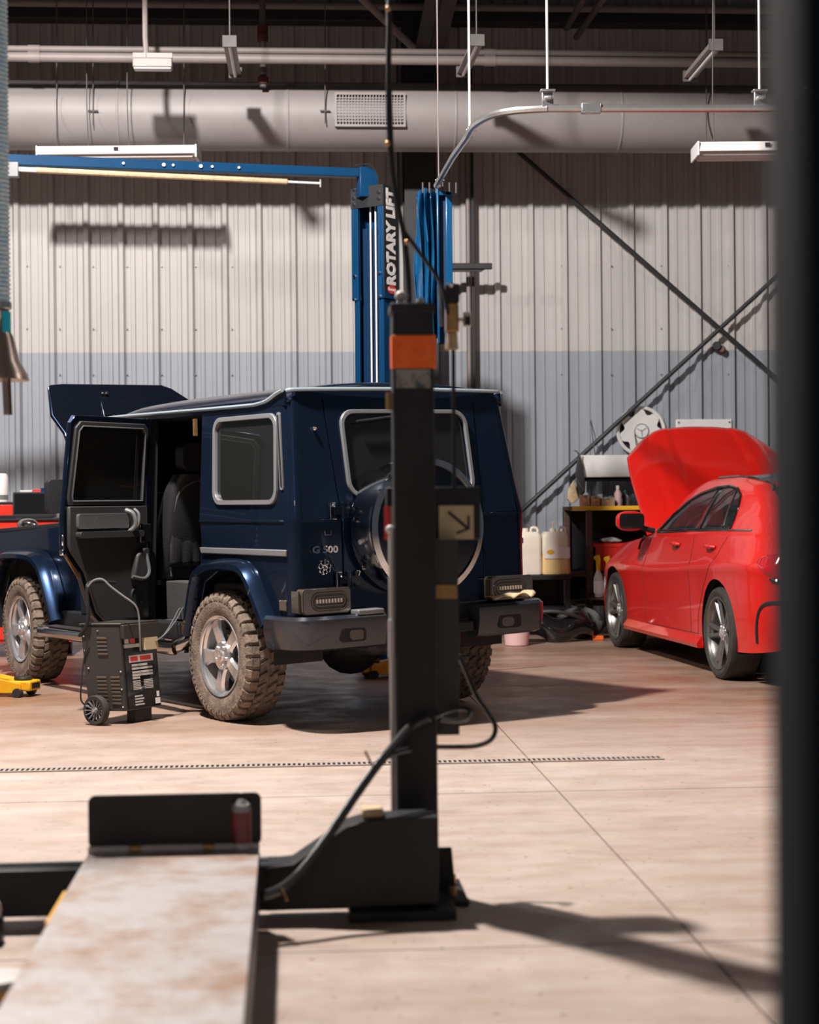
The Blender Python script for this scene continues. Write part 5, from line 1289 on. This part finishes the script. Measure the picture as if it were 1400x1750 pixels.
def bench():
    a = PY(979, 866, YB); z = a.z; x0 = a.x; L = 1.15; dp = .6
    t = thing('workbench', 'brown steel workbench with a yellow-edged top beside the red car', 'workbench', (x0, YB, 0))
    MB().b2(0, L, 0, dp, z-.035, z).build('top', 'brown', t, bevel=.004)
    MB().b2(-.004, L, -.006, 0, z-.034, z+.004).build('front_edge', 'yel_edge', t, bevel=.002)
    xl = PY(1008, 900, YB).x-x0
    for x, y in ((.03, dp-.05), (xl, .03), (L-.05, .03), (L-.05, dp-.05)): MB().b2(x-.028, x+.028, y-.028, y+.028, 0, z-.035).build('leg', 'brown', t, bevel=.004)
    zs = PY(1020, 1030, YB).z
    MB().b2(0, L, 0, dp, zs-.03, zs).build('lower_shelf', 'brown', t, bevel=.004)
    z2 = PY(1020, 980, YB).z
    MB().b2(0, L, .02, dp, z2-.03, z2).build('mid_shelf', 'brown', t, bevel=.004)
    MB().b2(0, L, dp-.02, dp, zs, z-.04).build('dark_backing', 'black', t, smooth=0)
    # red crate with rags on the middle shelf
    a = PY(1015, 930, YB+.04); b = PY(1075, 975, YB+.04)
    c = thing('parts_bin', 'open red parts bin on the middle shelf of the workbench', 'bin', (a.x, YB+.06, z2)); w = b.x-a.x+.1; h = PY(1020, 929, YB+.1).z-z2
    m = MB(); m.b2(0, w, 0, .02, 0, h); m.b2(0, w, .36, .38, 0, h); m.b2(0, .02, 0, .38, 0, h); m.b2(w-.02, w, 0, .38, 0, h); m.b2(0, w, 0, .38, 0, .02); m.build('shell', 'red_box', c, smooth=0)
    MB().b2(.0, w, -.008, .0, h-.03, h).build('rim', 'red_box', c)
    for i, (px, py, r, mt, lab) in enumerate(((1044, 924, .07, 'paper', 'crumpled white rag on top of the red parts bin'), (1024, 926, .045, 'black', 'crumpled black rag on top of the red parts bin'))):
        q = PY(px, py, YB+.2); bm = MB(); rnd = random.Random(i+3); n, k = 14, 8
        bm.grid(lambda u, v: (q.x+r*1.2*(1+.25*sin(7*u*pi*2+3*v))*sin(pi*v)*cos(2*pi*u), YB+.2+r*sin(pi*v)*sin(2*pi*u), z2+h+.0+r*.55*(1+cos(pi*v))*(1+.2*sin(9*u*2*pi))*.6), 24, 10)
        tag(bm.build('rag', mt, smooth=1.2), lab, 'rag')
    # red divider left of the leg
    # boxes and bottles on the top
    for i, (px, wpx, hpx, mt, lab) in enumerate(((1000, 14, 20, 'carton', 'left orange parts carton on the bench top'), (1017, 15, 17, 'carton', 'middle orange parts carton on the bench top'), (1039, 22, 14, 'tan', 'flat tan parts carton on the bench top'))):
        q = PY(px, 862, YB+.12); k = PY(px+wpx/2, 862, YB+.12).x-PY(px-wpx/2, 862, YB+.12).x; h = hpx*YB/FPX
        o = thing('parts_carton', lab, 'box', (q.x, YB+.14, z), group='cartons on the bench top'); MB().b2(-k/2, k/2, -.06, .06, 0, h).build('box_body', mt, o, bevel=.003)
        MB().b2(-k/2*.2, k/2*.2, -.062, -.058, h*.1, h*.95).build('box_print', 'tan' if mt == 'carton' else 'carton', o, smooth=0); MB().b2(-k/2-.002, k/2+.002, -.062, .062, h*.82, h+.002).build('box_lid', 'tan', o, bevel=.002)
    for i, (px, w, hpx, b, c, lab) in enumerate(((1054, .034, 36, 'pink', 'paper', 'pink bottle on the bench top'), (1060, .026, 20, 'paper', 'green', 'short white bottle with green cap on the bench top'), (1067, .04, 32, 'black', 'black', 'black bottle on the bench top'), (1075, .035, 28, 'jug', 'green', 'pale bottle with green cap next to the red bonnet'))):
        q = PY(px, 862, YB+.25); h = hpx*YB/FPX
        o = thing('bottle', lab, 'bottle', (q.x, YB+.18+.09*i, z), group='bottles on the bench top')
        MB().lathe([(0, 0), (w, 0), (w, h*.62), (w*.45, h*.8), (w*.42, h*.85)], n=18).build('body', b, o); MB().lathe([(w*.48, h*.82), (w*.48, h), (0, h)], n=14).build('cap', c, o)
    # bags hanging from the brace
    q = PY(990, 775, YB-.05)
    def sheet(pts, nm, mt, lab, Y, th=.03):
        P3 = [PY(px, py, Y) for px, py in pts]; c = P3[0]; pl = [(p.x-c.x, p.z-c.z) for p in P3]
        o = thing(nm, lab, 'bag', c); MB().prism(pl, -th/2, th/2, lambda u, v, k: (u, k, v)).build('sheet', mt, o, bevel=.01); return o, c
    o, c = sheet([(989, 772), (996, 796), (1001, 825), (1000, 842), (983, 858), (986, 830), (983, 812)], 'hanging_bag', 'black_p', 'black plastic bag hanging from the wall brace by the bench', YW-.38)
    MB().tube([(0, 0, -.02), (0, .12, .01), (0, .22, .015)], .006, 6).build('strap', 'black_p', o)
    MB().tube([Vector(PY(px, py, YW-.405))-c for px, py in ((985, 818), (998, 838), (990, 846), (982, 826), (985, 818))], .004, 6).build('printed_frame', 'trim', o)
    o, c = sheet([(981, 820), (972, 835), (969, 852), (976, 862), (990, 852), (986, 842)], 'hanging_sack', 'tan', 'tan paper sack hanging under the black bag', YW-.45, .05)
    # spray bottles
    for i, (px, py0, py1, lab) in enumerate(((1023, 1020, 948, 'white spray bottle with yellow trigger in front of the workbench'), (1040, 1022, 950, 'spray bottle with yellow trigger half hidden by the red wing'))):
        b = PY(px, py0, YB-.05); h = PY(px, py1, YB-.05).z-b.z
        o = thing('spray_bottle', lab, 'bottle', (b.x, YB-.06+.0*i, zs if False else b.z)); w = .043
        MB().lathe([(0, 0), (w, 0), (w, h*.42), (w*.85, h*.5), (w*.4, h*.62), (w*.4, h*.66)], n=20).build('body', 'plaster', o); MB().lathe([(w+.001, h*.08), (w+.001, h*.38)], n=20).build('print_band', 'paper', o)
        MB().lathe([(w*.45, h*.64), (w*.45, h*.74), (0, h*.74)], n=14).build('collar', 'yel_edge', o)
        m = MB(); m.prism([(-.02, h*.74), (.018, h*.74), (.02, h*.9), (.01, h), (-.035, h*.97), (-.04, h*.9), (-.02, h*.86)], -.014, .014, lambda u, v, k: (u, k, v)); m.build('trigger_head', 'yel_edge', o, bevel=.004)
    MB
    sh = thing('step_shelf', 'narrow brown ledge on the front of the workbench under the spray bottles', 'shelf', (PY(1010, 1022, YB-.05).x, YB-.12, PY(1020, 1021, YB-.05).z-.02))
    MB().b2(-.02, .42, -.02, .10, 0, .018).build('board', 'brown', sh, bevel=.003)
    for x in (.0, .38): MB().prism([(0, 0), (.09, 0), (.09, -.08)], -.01, .01, lambda u, v, k, x=x: (x+k, u, v)).build('bracket', 'steel_dark', sh, smooth=0)
bench()
def jug_table():
    Y = 15.55; a = PY(900, 984, Y); b = PY(990, 984, Y)
    t = thing('low_table', 'low black steel table holding two plastic jugs', 'table', (a.x-.42, Y, 0)); L = b.x-a.x+.35; z = a.z
    MB().b2(0, L, 0, .45, z-.04, z).build('top', 'black', t, bevel=.005)
    for x in (.03, L-.03):
        for y in (.03, .42): MB().b2(x-.02, x+.02, y-.02, y+.02, 0, z-.04).build('leg', 'black', t, bevel=.003)
    MB().b2(0, L, .05, .45, .25, .27).build('shelf', 'black', t, smooth=0)
    MB().b2(0, L, .44, .45, .02, z-.04).build('dark_backing', 'black', t, smooth=0)  # black sheet added to keep the shaded space under the table dark
    for i, (px, wpx, mt, lab) in enumerate(((904, 46, 'jug', 'milky plastic jug half hidden behind the navy car'), (951, 50, 'jug_y', 'plastic jug of amber oil with a paper label on the low table'))):
        c = PY(px, 980, Y+.12); w = wpx*Y/FPX; h = (980-905)*Y/FPX
        o = thing('plastic_jug', lab, 'jug', (c.x, Y+.18, z), group='jugs on the low table')
        m = MB(); lv = [(0, .90), (.02, .98), (.08, 1), (.42, .97), (.5, .955), (.58, .97), (.88, .97), (.95, .9), (1, .78)]; vs = []; n = 20
        for q, s in lv:
            for x, y in rrect(-w/2*s, w/2*s, -.10*s, .10*s, .035, 4): vs.append((x, y, q*h))
        n = len(vs)//len(lv); fs = [(i_*n+j, i_*n+(j+1) % n, (i_+1)*n+(j+1) % n, (i_+1)*n+j) for i_ in range(len(lv)-1) for j in range(n)]+[tuple(range(n-1, -1, -1)), tuple((len(lv)-1)*n+j for j in range(n))]
        m.add(vs, fs); m.m = [1 if (i and fi < 4*n) or (i and fi == 8*n) else 0 for fi in range(len(fs))]; bo = m.build('body', ['jug', 'jug_y'], o, smooth=.7)
        MB().lathe([(.028, 0), (.028, .028), (.02, .034), (0, .034)], (-.02, 0, h), n=14).build('cap', 'jug', o)
        MB().tube(spline([(w*.12, 0, h-.01), (w*.16, 0, h+.035), (w*.36, 0, h+.03), (w*.40, 0, h-.03)], 4), .012, 8).build('handle', 'jug', o)
        if i: 
            MB().prism(rrect(-w*.44, w*.46, h*.38, h*.64, .01, 2), -.105, -.100, lambda u, v, k: (u, k, v)).build('paper_label', 'paper', o, smooth=0)
            lg = MB(); pts = [(-w*.22+w*.14*cos(a_), h*.53+h*.055*sin(a_)) for a_ in [2*pi*k/16 for k in range(16)]]; lg.prism(pts, -.107, -.105, lambda u, v, k: (u, k, v)); lg.build('label_oval', 'yel_edge', o, smooth=0)
            MB().tube(spline([(-.02, 0, h+.03), (-.02, -.02, h+.07), (-.01, -.03, h+.09), (.005, -.04, h+.07)], 4), .006, 6).build('pour_spout', 'jug', o)
jug_table()
def floor_clutter():
    # black bumper cover on the floor
    c = PF(955, 1099)
    t = thing('bumper_cover', 'loose black plastic bumper cover lying on the floor by the bench', 'bumper', (c.x, c.y+.1, 0))
    def bc(u, v):
        a = -1+2*u; x = .34*a; y = -.06+.16*a*a; z = .03+.24*v+.05*sin(u*9); return (x, y-.06*sin(pi*v)+.05*v, z*(1-.25*a*a))
    MB().grid(bc, 24, 10).build('shell', 'black_g', t, smooth=1.0, solid=.012)
    MB().tube(spline([(-.34, .10, .20), (-.18, -.02, .26), (.0, -.07, .27), (.18, -.03, .22), (.33, .09, .14)], 5), .016, 8).build('lip', 'black_p', t)
    q = PF(1003, 1096)
    t = thing('bin_bag', 'crumpled black bin bag slumped under the workbench', 'bag', (q.x, q.y+.30, 0))
    rnd = random.Random(5)
    ph = [rnd.uniform(0, 6.28) for _ in range(6)]
    MB().grid(lambda u, v: (.20*sin(pi*v)*cos(2*pi*u)*(1+.18*sin(5*2*pi*u+ph[0]+4*v)+.08*sin(11*2*pi*u+ph[1])), .18*sin(pi*v)*sin(2*pi*u)*(1+.15*sin(6*2*pi*u+ph[2])), .13*(1-cos(pi*(1-v)))*(1+.10*sin(7*2*pi*u+ph[3]))*1.0), 48, 20).build('bag_body', 'black_p', t, smooth=1.3)
    MB().lathe([(.035, .235), (.02, .26), (.045, .30), (.03, .31)], n=12).build('bag_neck', 'black_g', t, smooth=1.2)
    # tan offcut and orange bits
    for i, (px, py, s, mt, lab) in enumerate(((1022, 1094, .05, 'orange', 'small orange block on the floor under the bench'),)):
        q = PF(px, py); o = MB().prism([(-s, -s*.5), (s, -s*.6), (s*.9, s*.5), (-s*.8, s*.6)], 0, s*.8, lambda u, v, k: (u, v, k)).build('wood_block', mt, loc=(q.x, q.y, 0), bevel=.006); tag(o, lab, 'block')
    # rag on the bumper
    cx, cy = c2w(-.403, 10.3917); th = pi/2+.6205-YAW; rm = Matrix.Rotation(th, 3, 'Z')
    p = rm @ Vector((-.84, -.62, 0)); zt = .672
    def rg(u, v):
        a = rm @ Vector((-.05+.10*v, .16-.30*u, 0)); return (a.x, a.y, .006+.030*abs(sin(u*7+v*3))*(.4+u)+.012*v)
    tag(MB().grid(rg, 16, 8).build('shop_rag', ['tan', 'orange'][0:1], smooth=1.2, solid=.004, loc=(cx+p.x, cy+p.y, zt)), 'small tan rag lying on the right end of the navy car bumper', 'rag')
    # pink bucket
    q = PF(885, 1104)
    t = thing('bucket', 'pale pink plastic bucket on the floor behind the navy car', 'bucket', (q.x, q.y+.05, 0))
    MB().lathe([(0, .006), (.085, 0), (.10, .006), (.125, .26), (.132, .262), (.132, .275), (.12, .275), (.095, .02), (0, .02)], n=30).build('shell', 'pink', t)
    MB().tube(spline([(-.128, 0, .25), (-.10, -.09, .20), (0, -.13, .17), (.10, -.09, .20), (.128, 0, .25)], 5), .004, 6).build('bail', 'galv', t)
    # tool cabinets at the left
    Y = 14.3; a = PY(-70, 890, Y); b = PY(120, 890, Y); z = PY(45, 886, Y).z
    t = thing('tool_cabinet', 'red rolling tool cabinet behind the navy car at the left', 'cabinet', (a.x, Y, 0)); L = b.x-a.x
    MB().b2(0, L, .01, .5, .12, z-.02).build('body', 'red_box', t, bevel=.006); MB().b2(-.01, L+.01, -.01, .51, z-.02, z).build('top_mat', 'black', t, bevel=.004)
    zz = [.14, .42, .60, .76, .90, z-.07]
    for i in range(5):
        d = MB().b2(.02, L-.02, -.008, .012, zz[i]+.008, zz[i+1]-.006).build('drawer', 'red_box', t, bevel=.005); MB().b2(.06, L-.06, -.022, -.006, zz[i+1]-.04, zz[i+1]-.022).build('drawer_pull', 'chrome', d, bevel=.003)
    for x in (.07, L-.07):
        for y in (.08, .42):
            MB().cyl((x-.02, y, .06), (x+.02, y, .06), .06, n=16).build('caster', 'black', t); MB().b2(x-.03, x+.03, y-.03, y+.03, .1, .125).build('caster_fork', 'steel_dark', t)
    # upper red chest seen behind the laptop
    a2 = PY(-70, 862, Y+.2); b2 = PY(18, 862, Y+.2)
    t = thing('tool_chest', 'small red tool chest on the cabinet left of the laptop', 'chest', (a2.x, Y+.33, z)); L2 = b2.x-a2.x; h2 = PY(10, 862, Y+.33).z-z
    MB().b2(0, L2, 0, .16, 0, h2).build('body', 'red_box', t, bevel=.006); MB().b2(-.005, L2+.005, -.005, .165, h2, h2+.02).build('lid', 'black', t, bevel=.004)
    # laptop
    a = PY(16, 884, Y+.1); b = PY(92, 884, Y+.1); w = b.x-a.x
    t = thing('laptop', 'open black laptop standing on the red tool cabinet', 'laptop', ((a.x+b.x)/2, Y+.16, z))
    MB().prism(rrect(-w/2-.10, w/2, -.12, .12, .012, 3), .004, .022, lambda u, v, k: (u, v, k)).build('base', 'black', t)
    h = PY(50, 841, Y+.28).z-z
    MB().prism(rrect(-w/2, w/2, .02, h, .01, 3), 0, .012, lambda u, v, k: (u, .115+k+.12*(v-.02), v)).build('screen_lid', 'black', t)
    MB().prism(rrect(-w/2+.012, w/2-.012, .035, h-.012, .004, 2), -.002, 0, lambda u, v, k: (u, .115+k+.12*(v-.02), v)).build('screen', 'black_g', t)
    MB().b2(-w/2-.07, w/2-.03, -.09, .06, .022, .026).build('keyboard', 'black_p', t, bevel=.002)
    # white canister and coloured boxes
    q = PY(3, 864, Y+.33); q2 = PY(3, 809, Y+.33)
    t = thing('canister', 'tall white canister on the red chest at the left edge', 'canister', (q.x-.02, Y+.41, z+h2+.02)); H = q2.z-(z+h2+.02)
    MB().lathe([(0, 0), (.06, 0), (.062, .01), (.062, H*.9), (.05, H), (0, H)], n=20).build('body', 'paper', t); MB().lathe([(.063, .02), (.063, H*.25)], n=20).build('print_band', 'trim', t)
    for i, (px, wpx, top, mt, lab) in enumerate(((46, 20, 838, 'paper', 'white box behind the laptop'), (64, 14, 836, 'ribbon', 'red box behind the laptop'), (76, 10, 834, 'lift_blue', 'blue box behind the laptop'), (85, 8, 834, 'tan', 'tan box behind the laptop'))):
        q = PY(px, top, Y+.42); w = wpx*14.6/FPX
        o = thing('small_box', lab, 'box', (q.x, Y+.42, z), group='small boxes behind the laptop'); MB().b2(-w/2, w/2, -.04, .04, 0, q.z-z-.012).build('box_body', mt, o, bevel=.003); MB().b2(-w/2-.001, w/2+.001, -.042, .042, q.z-z-.012, q.z-z).build('box_lid', mt, o, bevel=.003)
floor_clutter()
# ================================================================ JACKS AND CHARGER
def jack(loc, rz, lab):
    t = thing('floor_jack', lab, 'jack', loc, rz, 'yellow floor jacks')
    for s in (-1, 1):
        MB().prism([(-.05, .03), (.30, .02), (.62, .05), (.62, .10), (.30, .15), (-.05, .09)], 0, .014, lambda u, v, k, s=s: (u, s*.085+k-.007, v)).build('side_frame', 'yellow', t, bevel=.003)
    MB().prism([(.02, .07), (.34, .11), (.34, .15), (.02, .11)], -.05, .05, lambda u, v, k: (u, k, v)).build('lift_arm', 'yellow', t, bevel=.006)
    MB().b2(-.11, .06, -.075, .075, .04, .105).build('front_block', 'yellow', t, bevel=.010)
    MB().b2(-.114, -.108, -.05, .05, .055, .09).build('front_slot', 'black', t, smooth=0)
    MB().lathe([(0, .105), (.055, .105), (.06, .118), (.056, .128), (.03, .124), (0, .124)], (-.02, 0, 0), n=20).build('saddle', 'steel_dark', t)
    MB().b2(.40, .60, -.06, .06, .05, .13).build('pump_block', 'steel_dark', t, bevel=.01)
    for x in (-.03, .56):
        for s in (-1, 1): MB().cyl((x, s*.07, .03), (x, s*.11, .03), .03, n=14).build('roller', 'steel_dark', t)
    MB().tube([(.56, 0, .10), (.70, 0, .25), (1.1, 0, .45)], .016, 8).build('handle', 'yellow', t)
q = PF(38, 1191); jack((q.x-.02, q.y+.05, 0), pi-.35, 'yellow floor jack at the left edge by the front wheel')
q = PF(640, 1158); jack((q.x, q.y, 0), .25, 'yellow floor jack lying under the rear of the navy car')
def charger():
    # box front-left vertical edge (corner nearest) at px ~205 ; side face left, panel face right
    D0 = 9.78
    B = PF(212, 1232); rz = -YAW+.60
    t = thing('wheeled_charger', 'black wheeled battery charger with louvred side beside the rear wheel', 'charger', (0, 0, 0))
    z0, z1 = .085, .60
    # axes: a = along louvred side (image left), b = along label face (image right, away)
    R = Matrix.Rotation(0, 3, 'Z')
    cor = P(215, 1215, D0); fl = P(158, 1215, D0+.02); 
    u = Vector((-1, .10, 0)).normalized(); u = Vector((rt.x*u.x+fw.x*u.y, rt.y*u.x+fw.y*u.y, 0)).normalized()
    v = Vector((rt.x*.55+fw.x*.84, rt.y*.55+fw.y*.84, 0)).normalized()
    t.location = (cor.x, cor.y, 0)
    L1, L2 = .215, .30
    z0 = .075; z1 = P(200, 1069, D0).z
    pt = lambda a, b, z: tuple(u*a+v*b+Vector((0, 0, z)))
    sh = lambda z: .055*(z-z0)/(z1-z0)         # side leans: top is longer to the left
    MB().hexa([pt(0, 0, z0), pt(L1, 0, z0), pt(L1, L2, z0), pt(0, L2, z0)], [pt(.035, 0, z1), pt(L1+.045, 0, z1), pt(L1+.045, L2, z1), pt(.035, L2, z1)]).build('case', 'charger', t, smooth=0, bevel=.006)
    fx = lambda a, z: a+.035*(z-z0)/(z1-z0)*(1-a/L1)+.045*(z-z0)/(z1-z0)*(a/L1)
    up_ = Vector((0, 0, 1)); nrm = u.cross(up_); nrm = nrm if nrm.dot(fw) < 0 else -nrm
    def lv(a0, a1, z):
        m = MB(); q = [Vector(pt(fx(a0, z), 0, z)), Vector(pt(fx(a1, z), 0, z)), Vector(pt(fx(a1, z), 0, z+.010)), Vector(pt(fx(a0, z), 0, z+.010))]
        m.hexa(q, [q[0]+nrm*.002, q[1]+nrm*.002, q[2]+nrm*.010, q[3]+nrm*.010]); m.build('louvre', 'charger_l', t, smooth=0)
    for i in range(5): lv(.075, .13, .395+i*.022)
    for i in range(8): lv(.095, .150, .115+i*.021)
    for i in range(8): lv(.020, .072, .115+i*.021)
    for a, z in ((.01, .30), (.012, .2), (.013, .10), (.20, .50), (.20, .42), (.19, .32), (.12, z1-.03), (.09, .09)): c = Vector(pt(fx(a, z), 0, z)); MB().cyl(c, c+nrm*.006, .005, n=6).build('screw', 'chrome', t)
    # label face (plane at a ~ edge), slanted top control panel
    ef = lambda z: .035*(z-z0)/(z1-z0)
    n2 = v.cross(up_); n2 = n2 if n2.dot(u) < 0 else -n2
    def lab(b0, b1, za, zc, mt, nm, d=.003, sk=0):
        q = [Vector(pt(ef(za), b0, za)), Vector(pt(ef(za), b1, za)), Vector(pt(ef(zc), b1, zc)), Vector(pt(ef(zc), b0, zc))]; m = MB(); m.hexa(q, [p+n2*d for p in q]); return m.build(nm, mt, t, smooth=0)
    lab(.02, L2-.01, z0+.01, z1-.08, 'black_g', 'front_panel', .008)
    lab(.05, L2-.05, .345, .385, 'paper', 'warning_label', .010); lab(.06, .12, .352, .378, 'ribbon', 'warning_print', .011); lab(.14, L2-.07, .352, .378, 'ribbon', 'warning_print', .011)
    for b0, b1, za in ((.07, .20, .322), (.07, .24, .303), (.07, .24, .282), (.07, .24, .266), (.07, .13, .250)): lab(b0, b1, za, za+.012, 'plaster', 'text_line', .010)
    for k in range(6): lab(.07, .13, .19+k*.009, .195+k*.009, 'plaster', 'text_line', .010); lab(.16, .235, .19+k*.009, .195+k*.009, 'plaster', 'text_line', .010)
    for k in range(4): lab(.075, .15-(k % 2)*.01, .10+k*.016, .108+k*.016, 'plaster', 'text_line', .010)
    lab(L2-.055, L2-.015, .095, .128, 'paper', 'rating_label', .010); lab(L2-.04, L2-.02, .135, .165, 'paper', 'rating_label', .010)
    lab(.02, .16, .43, .45, 'plaster', 'brand_strip', .010); lab(.07, .11, .455, .485, 'ribbon', 'brand_mark', .010); lab(.025, .055, .455, .48, 'plaster', 'brand_mark', .010)
    lab(.17, .28, .41, .48, 'cream_lab', 'meter_box', .03)
    MB().hexa([Vector(pt(ef(z1-.08), .0, z1-.075)), Vector(pt(ef(z1-.08), L2, z1-.075)), Vector(pt(.035, L2, z1)), Vector(pt(.035, 0, z1))], [Vector(pt(ef(z1-.08), .0, z1-.08))+n2*.03, Vector(pt(ef(z1-.08), L2, z1-.08))+n2*.03, Vector(pt(.035, L2, z1+.004))+n2*.03, Vector(pt(.035, 0, z1+.004))+n2*.03]).build('panel_hood', 'charger', t, bevel=.006)
    q = [Vector(pt(.02, -.006, z1)), Vector(pt(L1+.05, -.006, z1)), Vector(pt(L1+.05, L2+.01, z1)), Vector(pt(.02, L2+.01, z1))]
    MB().hexa(q, [p+up_*.012 for p in q]).build('lid', 'charger', t, bevel=.004)
    # wheels at the left end
    for b in (-.035, L2+.02):
        c = Vector(pt(L1-.07, b, .085)); w = MB(); w.lathe([(.060, -.02), (.080, -.022), (.085, -.012), (.085, .012), (.080, .022), (.060, .02)], c, v, n=28); wo = w.build('wheel', 'rubber', t)
        m = MB(); m.lathe([(0, -.014), (.018, -.018), (.02, .01), (0, .01)], c, v, n=14)
        for k in range(14):
            a = 2*pi*k/14; d = u*cos(a)+up_*sin(a); e = u*-sin(a)+up_*cos(a); m.hexa([c+d*.015-e*.003-v*.006, c+d*.062-e*.003-v*.012, c+d*.062+e*.003-v*.012, c+d*.015+e*.003-v*.006], [c+d*.015-e*.003+v*.006, c+d*.062-e*.003+v*.006, c+d*.062+e*.003+v*.006, c+d*.015+e*.003+v*.006])
        m.build('wheel_spokes', 'trim', wo, smooth=.4)
        MB().cyl(c-v*.024, c-v*.012, .010, n=10).build('axle_nut', 'galv', wo)
    # foot block
    q = [Vector(pt(-.005+x, y, 0)) for x, y in ((.02, .10), (.07, .10), (.07, .24), (.02, .24))]; MB().hexa(q, [p+up_*(z0+.004) for p in q]).build('foot', 'black', t, bevel=.004)
    # handle and cables
    h0 = Vector(pt(L1+.05, .0, z1-.06)); 
    L = lambda px, py, d: P(px, py, d)-Vector(t.location)
    MB().tube(spline([h0, L(150, 1060, D0), L(149, 1010, D0), L(151, 998, D0+.02), L(165, 994, D0+.08), L(196, 996, D0+.3)], 5), .010, 8).build('handle', 'black', t)
    MB().tube(spline([L(150, 1003, D0-.02), L(160, 992, D0-.02), L(175, 990, D0-.02), L(190, 1003, D0-.02), L(210, 1018, D0-.02), L(230, 1033, D0-.02), L(237, 1050, D0-.01), L(239, 1080, D0), L(240, 1112, D0+.05)], 5), .0055, 8).build('output_cable', 'trim', t)
    MB().tube(spline([L(262, 1098, D0+.2), L(280, 1085, D0+.3), L(296, 1060, D0+.5), L(305, 1043, D0+.75), L(318, 1030, D0+.95)], 5), .0035, 6).build('clamp_lead', 'trim', t)
    MB().tube(spline([L(266, 1096, D0+.2), L(284, 1082, D0+.3), L(302, 1058, D0+.5), L(312, 1040, D0+.75), L(326, 1028, D0+.95)], 5), .0035, 6).build('clamp_lead', 'trim', t)
    MB().tube(spline([L(150, 1090, D0), L(143, 1130, D0+.02), L(139, 1165, D0+.03), L(138, 1195, D0+.05), L(146, 1206, D0+.06)], 5), .005, 6).build('mains_lead', 'hose', t)
K['charger'] = mat('charger_black', (.030, .027, .024), .5, bump=.1, bscale=200)
K['charger_l'] = mat('charger_louvre', (.20, .17, .14), .5)
charger()
